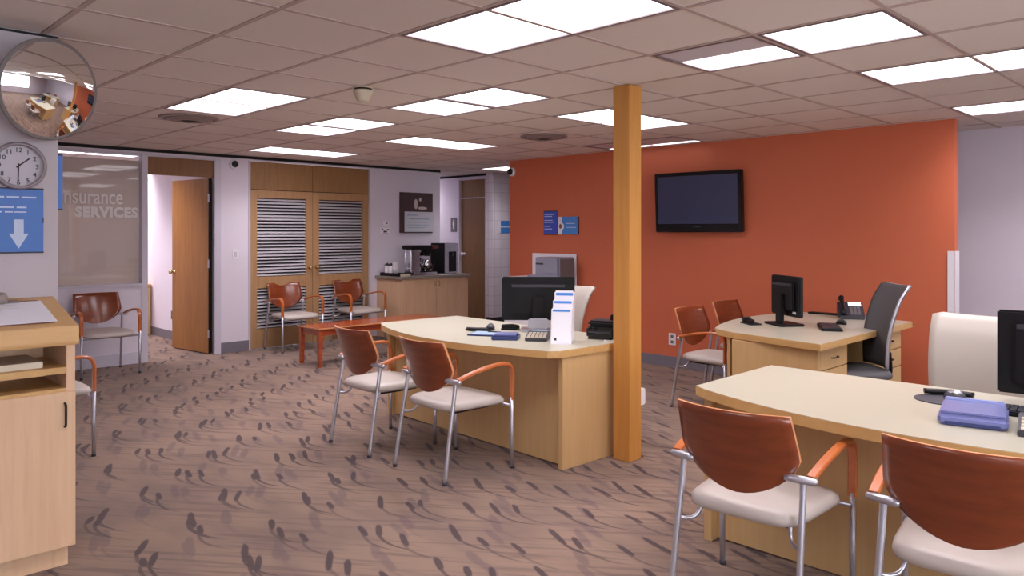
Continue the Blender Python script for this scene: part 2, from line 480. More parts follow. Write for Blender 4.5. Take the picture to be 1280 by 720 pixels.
add_box(bm, -h, h, -h, h, 0.0, 0.016, 0.004, 1); bm.to_mesh(tm); bm.free(); tm.materials.append(M['tile'])
WB = {}
far_bm = bmesh.new(); n_tiles = 0
for j in range(-17, 16):
    for i in range(-8, 14):
        if (j, i) in used: continue
        cx, cy = gx(j + .5), gy(i + .5)
        if cx < -12.9 or cx > 3.75 or cy < -3.35 or cy > 10.1: continue
        vis = False
        for dx in (-.3, .3):
            for dy in (-.3, .3):
                q = to_px(cx + dx, cy + dy, CEIL)
                if q and -10 < q[0] < 1290 and -10 < q[1] < 730: vis = True
        if cy > YO + 0.5 and -7.3 < cx < -2.4: vis = False
        if cx < -9.6 and cy < 8: vis = False
        if cx < -4.6 and cy < 0.7: vis = False
        if vis and n_tiles < 295:
            t = bpy.data.objects.new('ceiling_tile', tm); C.objects.link(t); t.parent = ceil
            t.location = (cx, cy, CEIL + 0.004 + random.uniform(-.0012, .0012)); n_tiles += 1
        else:
            add_box(far_bm, cx - h, cx + h, cy - h, cy + h, CEIL + .004, CEIL + .02)
o = from_bm('ceiling_tile_field', far_bm, 'tile', ceil); o['kind'] = 'stuff'
for j in range(-17, 17):
    x = gx(j)
    if -12.95 < x < 3.78: box('grid_bar', x - .012, x + .012, -3.38, 10.15, CEIL, CEIL + .03, 'grid', ceil)
for i in range(-8, 15):
    y = gy(i)
    if -3.38 < y < 10.1: box('grid_bar', -12.95, 3.78, y - .012, y + .012, CEIL + .0005, CEIL + .03, 'grid', ceil)

for j0, j1, i0, i1, kind, lab in LIGHTS:
    x0, x1, y0, y1 = gx(j0) + .012, gx(j1) - .012, gy(i0) + .012, gy(i1) - .012
    cx, cy = (x0 + x1) / 2, (y0 + y1) / 2; a, b = (x1 - x0) / 2, (y1 - y0) / 2
    t = thing('ceiling_light', lab, 'ceiling light', (cx, cy, CEIL), 0, 'fluorescent ceiling lights')
    f = 0.018
    boxes('frame', [(-a, a, -b, -b + f, -.002, .05), (-a, a, b - f, b, -.002, .05), (-a, -a + f, -b + f, b - f, -.002, .05), (a - f, a, -b + f, b - f, -.002, .05)], 'lamp_frame', t)
    box('housing', -a, a, -b, b, .05, .06, 'lamp_frame', t)
    if kind == 'lit':
        box('diffuser', -a + f, a - f, -b + f, b - f, .004, .012, 'lamp', t)
    elif kind == 'half':
        box('reflector', -a + f, a - f, -b + f, -b * .05, .006, .014, 'reflector', t)
        box('diffuser', -a + f, a - f, -b * .05, b - f, .004, .012, 'lamp', t)
    else:
        box('reflector', -a + f, a - f, -b + f, b * .62, .006, .014, 'reflector', t)
        box('diffuser', -a + f, a - f, b * .62, b - f, .004, .012, 'lamp_dim', t)

    if kind != 'dim':
        y_lo = -b + f if kind == 'lit' else -b * .05
        ld = bpy.data.lights.new('fluorescent_tubes', 'AREA'); ld.shape = 'RECTANGLE'
        ld.size = 2 * (a - f); ld.size_y = (b - f) - y_lo; ld.color = LAMP_COL
        ld.energy = LAMP_W * ld.size * ld.size_y * (1.8 if j0 < -9 and i1 < 6 else 1.0);   # the office is lit brighter
        ld.spread = R(128)
        lo = bpy.data.objects.new('fluorescent_tubes', ld); C.objects.link(lo); lo.parent = t
        lo.location = (0, ((b - f) + y_lo) / 2, .002)

# left wall (plane X = XL) with glazed office front, doors, and plain stretches
T = 0.1
LW = boxes('wall_left', [
    (XL - T, XL, 0.85, 2.14, 0, TOP), (XL - T, XL, 2.14, 3.086, 0, 0.895), (XL - T, XL, 2.14, 4.36, 2.365, TOP),
    (XL - T, XL, 4.0, 4.36, 0, 2.365), (XL - T, XL, 4.36, 6.175, 2.385, TOP), (XL - T, XL, 6.175, 7.457, 0, TOP),
    (-11.3, XL - T, 7.357, 7.457, 0, TOP)], 'wall')
struct(LW, 'white left wall holding the glazed office, louvered doors and poster', 'wall')
struct(box('trim_1', XL, XL + .012, 1.0, 7.457, CEIL - .034, CEIL, 'black_gap'), 'thin black shadow gap along the top of the left wall', 'trim')
struct(box('baseboard_left', XL, XL + .012, 4.0, 4.36, 0, .13, 'skirting'), 'grey baseboard on the white pier beside the louvered doors', 'baseboard')
struct(box('baseboard_left_window', XL, XL + .012, 0.95, 3.086, 0, .13, 'skirting_w'), 'pale baseboard under the insurance office window', 'baseboard')
# window 1
win = struct(box('window_1', XL - .06, XL - .052, 2.16, 3.09, .90, 2.365, 'glass'), 'large office window pane lettered Insurance Services', 'window')
boxes('window_frame', [(XL - .09, XL + .012, 3.086, 3.15, 0, 2.38), (XL - .09, XL + .006, 2.14, 3.086, 2.355, 2.38), (XL - .09, XL + .02, 2.14, 3.086, .88, .905)], 'frame', win)
text('lettering', 'Insurance', 0.235, 'etch', win, (XL - .048, 2.905, 1.80), ON_X, bold=0.003, sx=0.70, align='RIGHT')
text('lettering', 'SERVICES', 0.150, 'etch', win, (XL - .048, 3.06, 1.655), ON_X, bold=0.009, sx=0.96, spacing=1.10, align='RIGHT')
tag(box('roller_blind', XL - .085, XL - .079, 2.15, 3.085, .9, 2.30, 'blind2'), 'pale blind hanging behind the insurance office window', 'blind')
# office doorway: jamb, transom, leaf
struct(boxes('trim_2', [(XL - T, XL + .015, 3.925, 4.0, 0, 2.38), (XL - T, XL + .008, 3.15, 3.925, 2.355, 2.38)], 'frame'), 'pale metal jamb around the open office doorway', 'trim')
struct(box('trim_3', XL - .07, XL - .02, 3.15, 3.925, 2.15, 2.355, 'transom'), 'dark wood transom panel over the open office doorway', 'trim')
d1 = thing('door_1', 'open brown wood door leaf of the insurance office', 'door', (XL - .05, 3.915, 0), R(188), kind='structure')
box('leaf', 0, .84, 0, .045, .012, 2.14, 'door', d1, .002)
box('hinge_edge', -.004, .0, 0, .045, .012, 2.14, 'black', d1)
k = thing('tmp', 'x', 'x'); bpy.data.objects.remove(k)
for sy, yy in ((1, .045), (-1, 0)):
    bm = bmesh.new(); add_lathe(bm, [(.026, 0), (.026, .006), (.010, .01), (.010, .035), (.026, .045), (.028, .06), (.018, .07), (0, .072)], 14)
    kn = from_bm('door_knob', bm, 'brass', d1, True); kn.location = (.78, yy, .98); kn.rotation_euler = (R(-90 * sy), 0, 0)
for z in (.25, 1.1, 1.9): box('hinge', -.012, .004, .04, .052, z - .05, z + .05, 'silver', d1)

# louvered double doors
def louver_door(name, y0, y1, knob_y, label):
    d = thing(name, label, 'door', (XL, (y0 + y1) / 2, 0), 0, kind='structure')
    hw = (y1 - y0) / 2 - .003; x0, x1 = -.05, -.008
    box('stile', x0, x1, -hw, -hw + .095, .01, 2.02, 'door_frame', d, .002)
    box('stile', x0, x1, hw - .095, hw, .01, 2.02, 'door_frame', d, .002)
    a, b = -hw + .095, hw - .095
    for z0, z1 in ((.01, .252), (.768, .915), (1.922, 2.02)):
        box('rail', x0, x1, a, b, z0, z1, 'door_frame', d, .002)
    box('backing', x0 - .02, x0 - .012, -hw, hw, .01, 2.02, 'black', d)
    bm = bmesh.new()
    add_box(bm, -.019, .019, a, b, -.0035, .0035, .0015, 1)
    bmesh.ops.rotate(bm, verts=bm.verts, cent=(0, 0, 0), matrix=Matrix.Rotation(R(38), 3, 'Y'))
    me = bpy.data.meshes.new('slat'); bm.to_mesh(me); bm.free(); me.materials.append(M['slat'])
    for z0, z1 in ((.252, .768), (.915, 1.922)):
        n = round((z1 - z0) / .042)
        for q in range(n):
            s = bpy.data.objects.new('slat', me); C.objects.link(s); s.parent = d
            s.location = (-.030, 0, z0 + (q + .5) * (z1 - z0) / n)
    bm = bmesh.new(); add_lathe(bm, [(.026, 0), (.026, .006), (.011, .01), (.011, .035), (.026, .045), (.029, .058), (.02, .07), (0, .073)], 14)
    kn = from_bm('door_knob', bm, 'brass', d, True); kn.location = (-.008, knob_y, 1.02); kn.rotation_euler = (0, R(90), 0)
    return d
louver_door('door_2', 4.38, 5.265, .39, 'left leaf of the louvered brown double doors')
louver_door('door_3', 5.265, 6.155, -.39, 'right leaf of the louvered brown double doors')
tr = struct(boxes('trim_4', [(XL - .06, XL + .012, 4.36, 4.38, 0, 2.385), (XL - .06, XL + .012, 6.155, 6.175, 0, 2.385)], 'frame'), 'pale frame around the louvered double doors', 'trim')
tr5 = struct(box('trim_5', XL - .05, XL - .03, 4.38, 6.155, 2.02, 2.38, 'black'), 'brown wood panels above the louvered double doors', 'trim')
box('panel', XL - .03, XL - .008, 4.383, 5.262, 2.028, 2.38, 'upper_panel', tr5, .002)
box('panel', XL - .03, XL - .008, 5.268, 6.152, 2.028, 2.38, 'upper_panel', tr5, .002)

# corridor beyond the coffee counter
WBK = boxes('wall_back', [(-11.3, -9.70, 8.37, 8.47, 0, TOP), (-9.70, -9.02, 8.37, 8.47, 2.37, TOP)], 'wall')
struct(WBK, 'white corridor wall around the narrow brown door', 'wall')
struct(box('wall_corridor_end', -11.4, -11.3, 7.35, 8.47, 0, TOP, 'wall'), 'white end wall of the short corridor', 'wall')
struct(prism('wall_tiled', [(-9.02, 8.37), (-8.87, 8.37), (-8.87, 10.1), (-8.97, 10.1), (-8.97, 8.47), (-9.02, 8.47)], 0, TOP, 'tiles'), 'white tiled corridor wall left of the orange wall', 'wall')
struct(box('wall_corridor_far', -8.97, -6.9, 10.1, 10.2, 0, TOP, 'wall'), 'far white wall of the corridor behind the orange wall', 'wall')
struct(boxes('baseboard_corridor', [(-8.87, -8.858, 8.37, 10.1, 0, .11), (-9.02, -8.858, 8.358, 8.37, 0, .11), (-11.3, -9.72, 8.358, 8.37, 0, .11)], 'vent_d'), 'dark baseboard along the corridor walls', 'baseboard')
struct(box('trim_6', -11.3, -9.03, 8.355, 8.37, CEIL - .034, CEIL, 'black_gap'), 'thin black shadow gap above the narrow brown door', 'trim')
d4 = thing('door_4', 'narrow dark brown door at the end of the corridor', 'door', (-9.36, 8.40, 0), 0, kind='structure')
box('leaf', -.315, .315, 0, .045, .01, 2.045, 'dark_door', d4, .002)
box('transom_panel', -.315, .315, 0, .045, 2.06, 2.355, 'dark_door', d4, .002)
boxes('door_frame', [(-.34, -.318, -.045, .05, 0, 2.37), (.318, .34, -.045, .05, 0, 2.37), (-.34, .34, -.035, .05, 2.355, 2.37), (-.318, .318, -.004, .03, 2.045, 2.06)], 'frame', d4)
bm = bmesh.new(); add_lathe(bm, [(.026, 0), (.026, .006), (.011, .01), (.011, .035), (.03, .05), (.03, .062), (0, .072)], 14)
kn = from_bm('door_knob', bm, 'white', d4, True); kn.location = (-.235, 0, 1.12); kn.rotation_euler = (R(90), 0, 0)

# orange wall
struct(box('wall_orange', -7.25, -1.905, YO, YO + .1, 0, TOP, 'orange'), 'orange painted wall with the television', 'wall')
struct(box('baseboard_orange', -7.25, -1.905, YO - .012, YO, 0, .115, 'skirting'), 'grey baseboard along the orange wall', 'baseboard')
cg = struct(box('trim_7', -1.958, -1.912, YO - .008, YO, .115, 1.325, 'white'), 'white corner guard on the right end of the orange wall', 'trim')
box('guard_return', -1.905, -1.897, YO - .008, YO + .1, .115, 1.325, 'white', cg)
struct(boxes('wall_right_back', [(-7.0, 3.8, 8.05, 8.15, 0, TOP), (-7.0, -6.9, 8.15, 10.1, 0, TOP)], 'wall'), 'plain white wall beyond the end of the orange wall', 'wall')
ys = [-2.6 + 1.5 * k for k in range(6)]; Z0, Z1 = .75, 2.30  # window row invented out of view to bring daylight onto the ceiling
struct(boxes('wall_right', [(3.7, 3.8, -3.4, 8.05, 0, Z0), (3.7, 3.8, -3.4, 8.05, Z1, TOP), (3.7, 3.8, -3.4, ys[0], Z0, Z1), (3.7, 3.8, ys[-1], 8.05, Z0, Z1)], 'wall'), 'white wall on the right side of the room, opened for added windows', 'wall')
struct(box('wall_front', -4.34, 3.7, -3.4, -3.3, 0, TOP, 'wall'), 'plain white wall behind the camera', 'wall')
wn = 2
for a, b in zip(ys, ys[1:]):
    wi = struct(box('window_%d' % wn, 3.745, 3.752, a + .03, b - .03, Z0 + .03, Z1 - .03, 'glass'), 'pane %d of the added unseen window row lighting the room from the right wall' % (wn - 1), 'window'); wn += 1
    boxes('window_frame', [(3.71, 3.79, a, a + .03, Z0, Z1), (3.71, 3.79, b - .03, b, Z0, Z1), (3.71, 3.79, a + .03, b - .03, Z0, Z0 + .03), (3.71, 3.79, a + .03, b - .03, Z1 - .03, Z1)], 'frame', wi)
struct(box('wall_pier', -4.34, -4.19, -3.3, 1.035, 0, TOP, 'wall_grey'), 'grey wall end with clock, mirror and blue arrow sign', 'wall')
struct(box('trim_8', -4.19, -4.182, -3.3, 1.035, CEIL - .010, CEIL, 'black_gap'), 'thin black shadow line at the top of the grey wall end', 'trim')
struct(box('wall_waiting', XL - .1, -4.34, .75, .85, 0, TOP, 'wall'), 'white wall beside the waiting area behind the lectern', 'wall')
# insurance office shell
struct(boxes('wall_office', [(-12.9, XL - T, 4.05, 4.15, 0, TOP), (-13, -12.9, .75, 4.15, 0, TOP), (-12.9, XL - T, .75, .85, 0, TOP)], 'wall'), 'white walls inside the insurance office', 'wall')
struct(box('baseboard_office', -12.9, XL - T, 4.038, 4.05, 0, .12, 'skirting'), 'grey baseboard inside the insurance office', 'baseboard')

# post
post = tag(box('post', -3.062, -2.93, 3.972, 4.104, 0, CEIL, 'post', None, .004), 'square amber wooden post from carpet to ceiling', 'post')
ob = thing('outlet_box', 'white outlet box low on the far side of the orange post', 'outlet', (-2.97, 4.104, .40))
box('back_box', -.04, .033, 0, .05, -.055, .055, 'white', ob, .004)
box('cover', -.036, .030, .05, .062, -.05, .05, 'white', ob, .004)

# ------------------------------------------------------------------ guest chairs
def guest_chair():
    t = thing('guest_chair', 'x', 'chair', group='cherry guest chairs')
    for s in (-1, 1):
        tube('rear_leg', smooth_path([(s * .252, -.262, 0), (s * .246, -.225, .25), (s * .240, -.182, .50), (s * .238, -.168, .60)], 4), .0125, 'silver', t, 10)
        tube('front_leg', [(s * .278, .256, 0), (s * .278, .256, .20), (s * .278, .256, .445)], .0125, 'silver', t, 10)
        bm = bmesh.new()
        P = smooth_path([(s * .268, -.178, .604), (s * .274, -.06, .636), (s * .278, .08, .660), (s * .279, .19, .664), (s * .279, .238, .645), (s * .278, .257, .60), (s * .278, .257, .52), (s * .278, .256, .432)], 5)
        add_ribbon(bm, P, .036, .020, (1, 0, 0)); from_bm('armrest', bm, 'arm', t)
        bm = bmesh.new()
        add_tube(bm, [(s * .292, -.172, .594), (s * .284, -.174, .594), (s * .20, -.196, .596), (s * .180, -.202, .596)], [.009, .015, .015, .008], 10)
        from_bm('bracket', bm, 'silver', t, True)
        tube('seat_support', smooth_path([(s * .243, -.205, .352), (s * .222, -.190, .346), (s * .196, -.165, .352), (s * .182, -.145, .375), (s * .178, -.135, .405)], 4), .008, 'silver', t, 8)
    tube('seat_rail', [(-.278, .235, .40), (.278, .235, .40)], .009, 'silver', t, 8)
    box('under_plate', -.18, .18, -.13, .17, .385, .402, 'black', t, .003)
    # seat pad
    bm = bmesh.new()
    def outline(sc, z, drop):
        L = []
        for k in range(40):
            a = 2 * pi * (k + .5) / 40; e = 0.36
            px = math.copysign(abs(cos(a)) ** e, cos(a)); py = math.copysign(abs(sin(a)) ** e, sin(a))
            wv = .240 + .020 * py
            x = px * wv * sc; y = .025 + py * (.238) * sc + (.022 * (1 - px * px) * sc if py > 0 else 0)
            f = max(0, (py - .35) / .65)
            L.append(bm.verts.new((x, y, z - drop * f * f)))
        return L
    rings = [outline(.90, .402, .004), outline(.985, .412, .008), outline(1.0, .425, .010), outline(.985, .442, .012), outline(.93, .454, .010), outline(.75, .460, .006), outline(.4, .458, 0)]
    for A, B in zip(rings, rings[1:]):
        for k in range(40): bm.faces.new((A[k], A[(k + 1) % 40], B[(k + 1) % 40], B[k]))
    bm.faces.new(rings[0][::-1]); bm.faces.new(rings[-1])
    from_bm('seat', bm, 'vinyl', t, True)
    # moulded back
    bm = bmesh.new(); NU, NV = 14, 14
    def pt(i, j, off):
        v = (j / NV) ** 1.7; u = -1 + 2 * i / NU
        if v < .52:
            q = 1 - v / .52; wv = .234 * max(0.0, 1 - q ** 1.75) ** (1 / 1.75) + .002
        else: wv = .234 - .012 * ((v - .52) / .48)
        x = u * wv; z = .505 + .325 * v
        y = -.226 - .075 * (v - .3) - .025 * v * v + .062 * (x / .236) ** 2
        return bm.verts.new((x, y + off, z))
    fr = [[pt(i, j, .007) for i in range(NU + 1)] for j in range(NV + 1)]
    bk = [[pt(i, j, -.007) for i in range(NU + 1)] for j in range(NV + 1)]
    for j in range(NV):
        for i in range(NU):
            bm.faces.new((fr[j][i], fr[j][i + 1], fr[j + 1][i + 1], fr[j + 1][i]))
            bm.faces.new((bk[j][i], bk[j + 1][i], bk[j + 1][i + 1], bk[j][i + 1]))
    rim = [(0, i) for i in range(NU)] + [(j, NU) for j in range(NV)] + [(NV, i) for i in range(NU, 0, -1)] + [(j, 0) for j in range(NV, 0, -1)]
    nf = len(bm.faces)
    for a, b in zip(rim, rim[1:] + rim[:1]):
        f = bm.faces.new((fr[a[0]][a[1]], bk[a[0]][a[1]], bk[b[0]][b[1]], fr[b[0]][b[1]])); f.material_index = 1
    o = from_bm('backrest', bm, 'cherry', t, False)
    o.data.materials.append(M['cherry_edge'])
    for p in o.data.polygons: p.use_smooth = p.material_index == 0
    for s in (-1, 1):
        tube('foot', [(s * .252, -.262, 0), (s * .252, -.262, .018)], .0145, 'dark', t, 8)
        tube('foot', [(s * .278, .256, 0), (s * .278, .256, .018)], .0145, 'dark', t, 8)
    return t

CH = [
    (-4.445, 3.12, -2, 'cherry-backed guest chair at the middle desk, farther from the orange post'),
    (-3.675, 3.115, -1, 'cherry-backed guest chair at the middle desk, nearer the orange post'),
    (-1.45, 2.825, 4, 'cherry-backed guest chair at the right desk, wholly in view'),
    (-.70, 2.86, 4, 'cherry-backed guest chair at the right desk, cut off by the right edge'),
    (-8.70, 2.57, -90, 'cherry-backed guest chair under the insurance office window'),
    (-5.80, 1.318, 0, 'guest chair mostly hidden behind the lectern, only arm and leg showing'),
    (-8.815, 4.82, -90, 'cherry-backed guest chair against the left louvered door'),
    (-8.815, 5.78, -88, 'cherry-backed guest chair against the right louvered door'),
    (-3.36, 5.76, -90, 'cherry-backed guest chair by the orange wall, nearer the post'),
    (0.75, 6.95, 150, 'guest chair seen only in the convex mirror, left of its pair'),
    (1.45, 6.45, 130, 'guest chair seen only in the convex mirror, right of its pair'),
    (-3.45, 6.53, -90, 'cherry-backed guest chair by the orange wall, half behind the corner desk'),
]
proto = guest_chair()
for q, (x, y, a, lab) in enumerate(CH):
    if q == 0:
        proto.location = (x, y, 0); proto.rotation_euler = (0, 0, R(a)); proto['label'] = lab
    else: dup(proto, (x, y, 0), R(a), lab)

# ------------------------------------------------------------------ desks
def bow_outline(L, D, sag, r=.05):
    """local: x along length, front edge y=-D/2 bulging to -y"""
    pts = []
    n = 24
    for k in range(n + 1):
        x = -L / 2 + L * k / n; u = 2 * k / n - 1
        pts.append((x, -D / 2 - sag * (1 - u * u)))
    pts[0] = (-L / 2, -D / 2 + .015); pts[-1] = (L / 2, -D / 2 + .03); pts[-2] = (L / 2 - .05, pts[-2][1] + .004)
    return pts + [(L / 2, D / 2), (-L / 2, D / 2)]

def desk_top(parent, outline, z0=.705, z1=.75):
    cx = sum(p[0] for p in outline) / len(outline); cy = sum(p[1] for p in outline) / len(outline)
    top = prism('worktop', outline, z0, z1 - .002, 'maple_h', parent)
    ins = [(cx + (x - cx) * .9965, cy + (y - cy) * .993) for x, y in outline]
    prism('laminate', ins, z1 - .002, z1, 'laminate', top)
    return top

def bow_desk(name, label, loc, rz):
    t = thing(name, label, 'desk', loc, rz)
    desk_top(t, bow_outline(2.0, .80, .24))
    box('side_panel', -.985, -.945, -.335, .38, 0, .705, 'maple', t, .002)
    box('side_panel', .945, .985, -.335, .38, 0, .705, 'maple', t, .002)
    box('modesty_panel', -.945, .945, -.285, -.262, 0.01, .705, 'maple', t, .001)
    return t
bow_desk('desk', 'bow-fronted pale wood desk beside the orange post', (-4.10, 3.925, 0), R(-2.3))
bow_desk('desk', 'bow-fronted pale wood desk in the right foreground', (-.965, 3.585, 0), R(0.6))

bow_desk('desk', 'bow-fronted pale wood desk seen only in the convex mirror', (0.55, 6.0, 0), R(-40))

# corner desk by the orange wall
t = thing('desk', 'bow-ended pale wood desk with drawers by the orange wall', 'desk', (-2.6, 5.8, 0))
ol = [(-2.10, 4.93), (-2.10, 6.72), (-2.95, 6.92), (-3.12, 6.72), (-3.20, 6.40), (-3.23, 6.1), (-3.21, 5.8), (-3.14, 5.5), (-3.06, 5.27), (-2.98, 5.16), (-2.80, 5.07)]
ol = smooth_path([(x + 2.6, y - 5.8, 0) for x, y in ol[2:]], 4)
ol = [(.5, -.87), (.5, .92)] + [(v.x, v.y) for v in ol]
desk_top(t, ol)
prism('end_panel', [(.46, -.81), (.46, -.785), (-.21, -.685), (-.225, -.70)], 0, .705, 'maple', t)
box('side_panel', -.28, -.255, -.68, .78, 0, .705, 'maple', t, .001)
for y0, y1 in ((-.785, -.315), (.255, .78)):
    ped = box('pedestal', -.20 if y0 < 0 else -.25, .44, y0 + (.03 if y0 < 0 else 0), y1, .0, .70, 'maple', t)
    for z0, z1 in ((.555, .695), (.41, .548), (.03, .403)):
        d = box('drawer', .44, .458, y0 + .008, y1 - .006, z0, z1, 'maple', ped, .002)
        tube('handle', smooth_path([(.458, (y0 + y1) / 2 - .05, (z0 + z1) / 2), (.478, (y0 + y1) / 2 - .035, (z0 + z1) / 2), (.478, (y0 + y1) / 2 + .035, (z0 + z1) / 2), (.458, (y0 + y1) / 2 + .05, (z0 + z1) / 2)], 3), .005, 'black', d, 6).parent = ped

# ------------------------------------------------------------------ office chairs
def office_chair(label, loc, rz, face, back, edge, hz=1.05, wv=.25):
    t = thing('office_chair', label, 'chair', loc, rz, 'swivel office chairs')
    bm = bmesh.new(); NU, NV = 12, 16
    def pt(i, j, off):
        u = -1 + 2 * i / NU; v = j / NV
        ww = wv * (.86 + .20 * v - .06 * v * v); x = u * ww
        y = -.215 - .10 * v + .035 * sin(v * pi * 1.1) + .04 * u * u * (1 - .3 * v) - (.05 * max(0, v - .85) / .15 * .5)
        z = .50 + (hz - .50) * v - .012 * (1 - u * u) * v + (.0 if abs(u) < .9 else -.015 * v)
        return bm.verts.new((x, y + off, z))
    fr = [[pt(i, j, .014) for i in range(NU + 1)] for j in range(NV + 1)]
    bk = [[pt(i, j, -.014) for i in range(NU + 1)] for j in range(NV + 1)]
    for j in range(NV):
        for i in range(NU):
            bm.faces.new((fr[j][i], fr[j][i + 1], fr[j + 1][i + 1], fr[j + 1][i]))
            f = bm.faces.new((bk[j][i], bk[j + 1][i], bk[j + 1][i + 1], bk[j][i + 1])); f.material_index = 1
    rim = [(0, i) for i in range(NU)] + [(j, NU) for j in range(NV)] + [(NV, i) for i in range(NU, 0, -1)] + [(j, 0) for j in range(NV, 0, -1)]
    for a, b in zip(rim, rim[1:] + rim[:1]):
        f = bm.faces.new((fr[a[0]][a[1]], bk[a[0]][a[1]], bk[b[0]][b[1]], fr[b[0]][b[1]])); f.material_index = 2
    o = from_bm('backrest', bm, face, t, True); o.data.materials.append(M[back]); o.data.materials.append(M[edge])
    # seat
    bm = bmesh.new()
    def ring(sc, z):
        L = []
        for k in range(32):
            a = 2 * pi * k / 32; px = math.copysign(abs(cos(a)) ** .5, cos(a)); py = math.copysign(abs(sin(a)) ** .5, sin(a))
            L.append(bm.verts.new((px * .25 * sc, py * .24 * sc + .01, z - .03 * max(0, py) ** 3)))
        return L
    rs = [ring(.9, .425), ring(1, .44), ring(1, .465), ring(.93, .485), ring(.6, .488)]
    for A, B in zip(rs, rs[1:]):
        for k in range(32): bm.faces.new((A[k], A[(k + 1) % 32], B[(k + 1) % 32], B[k]))
    bm.faces.new(rs[0][::-1]); bm.faces.new(rs[-1])
    from_bm('seat', bm, 'mesh' if face == 'mesh' else face, t, True)
    bm = bmesh.new(); add_ribbon(bm, smooth_path([(0, .02, .405), (0, -.2, .40), (0, -.27, .44), (0, -.265, .60)], 5), .09, .02, (1, 0, 0)); from_bm('back_bracket', bm, 'black', t)
    box('mechanism', -.09, .09, -.12, .10, .37, .425, 'black', t, .01)
    lathe('gas_column', [(.03, .10), (.03, .24), (.02, .25), (.02, .38)], 'black', t, 14)
    for k in range(5):
        a = 2 * pi * k / 5 + .3; dx, dy = cos(a), sin(a)
        bm = bmesh.new(); add_tube(bm, [(dx * .02, dy * .02, .11), (dx * .15, dy * .15, .095), (dx * .25, dy * .25, .075)], [.026, .02, .014], 8); from_bm('base_leg', bm, 'black', t, True)
        bm = bmesh.new(); add_tube(bm, [(dx * .25 - dy * .02, dy * .25 + dx * .02, .028), (dx * .25 + dy * .02, dy * .25 - dx * .02, .028)], .028, 12); from_bm('caster', bm, 'black', t, True)
    return t
office_chair('beige-backed office chair behind the middle desk monitor', (-4.57, 5.00, 0), R(172), 'beige', 'black', 'beige', 1.005, .25)
office_chair('black mesh office chair tucked at the corner desk drawers', (-2.21, 5.74, 0), R(135), 'mesh', 'mesh', 'silver', 1.11, .20)
office_chair('large beige-backed office chair behind the right foreground desk', (-1.08, 4.34, 0), R(180), 'beige', 'black', 'beige', 1.045, .27)

# ------------------------------------------------------------------ monitors and desk things
def monitor(label, loc, rz, wd, ht, zb, stand='silver'):
    """screen faces local +y, back faces local -y"""
    t = thing('monitor', label, 'monitor', loc, rz)
    box('housing', -wd / 2, wd / 2, -.018, .018, zb, zb + ht, 'black', t, .008)
    hb = box('back_shell', -wd / 2 + .06, wd / 2 - .06, -.048, -.017, zb + .045, zb + ht - .045, 'black', t, .012)
    box('vent_strip', -wd / 2 + .075, wd / 2 - .075, -.052, -.047, zb + ht - .075, zb + ht - .055, 'dark', t)
    box('screen', -wd / 2 + .016, wd / 2 - .016, .017, .020, zb + .018, zb + ht - .016, 'screen', t)
    box('neck', -.045, .045, -.075, -.045, .02, zb + ht * .55, 'black', t, .006)
    box('base', -.13, .13, -.13, .08, 0, .018, stand, t, .006)
    if stand == 'silver': box('stand_plate', -.075, .075, -.105, -.08, .018, .10, 'silver', t, .01)
    return t
monitor('black monitor on the middle desk with its back to the room', (-3.90, 4.15, .75), R(43), .545, .325, .075)
box('sticker', .12, .17, -.0195, -.018, .10, .118, 'white', monitor('black monitor on the corner desk, seen obliquely from behind', (-2.73, 5.78, .75), R(-36), .44, .315, .075, 'black'))
monitor('black monitor cut by the right edge on the foreground desk', (-.60, 3.90, .75), R(6), .53, .36, .035, 'black')

def mouse(label, loc, rz, mat='dark', top='silver', s=1.0):
    t = thing('mouse', label, 'mouse', loc, rz)
    def shell(name, zs, f, m):
        bm = bmesh.new(); bmesh.ops.create_uvsphere(bm, u_segments=16, v_segments=10, radius=1)
        for v in bm.verts:
            v.co.x *= .031 * s * f; v.co.y *= .055 * s * f; v.co.z = max(v.co.z, -.25) * .028 * zs * s
            v.co.z += .007 * s + (.004 if v.co.y < 0 else 0)
        from_bm(name, bm, m, t, True)
    shell('body', 1.0, 1.0, mat); shell('top_shell', 1.16, .86, top)
    box('wheel', -.003, .003, .022, .036, .026 * s, .036 * s, 'black', t, .002)
    return t

def mouse_pad(label, loc, rz, s=1.0):
    t = thing('mouse_pad', label, 'mouse pad', loc, rz)
    ol = [(.12 * s * cos(a), .105 * s * sin(a) - .02 * s) for a in [2 * pi * k / 32 for k in range(32)]]
    prism('mat', ol, 0, .004, 'dark', t)
    bm = bmesh.new(); add_tube(bm, smooth_path([(-.085 * s, -.10 * s, .017), (0, -.118 * s, .017), (.085 * s, -.10 * s, .017)], 5), .012, 10, sx=1.7, up=(0, 0, 1)); from_bm('wrist_rest', bm, 'black', t, True)
    return t

def keyboard(label, loc, rz, L=.44):
    t = thing('keyboard', label, 'keyboard', loc, rz)
    xz = box('body', -L / 2, L / 2, -.075, .075, 0, .018, 'black', t, .004)
    boxes('keys', [(-L / 2 + .015 + k * .0275, -L / 2 + .038 + k * .0275, -.062 + r * .025, -.040 + r * .025, .018, .024) for r in range(5) for k in range(int((L - .02) / .0275))], 'dark', t)
    return t

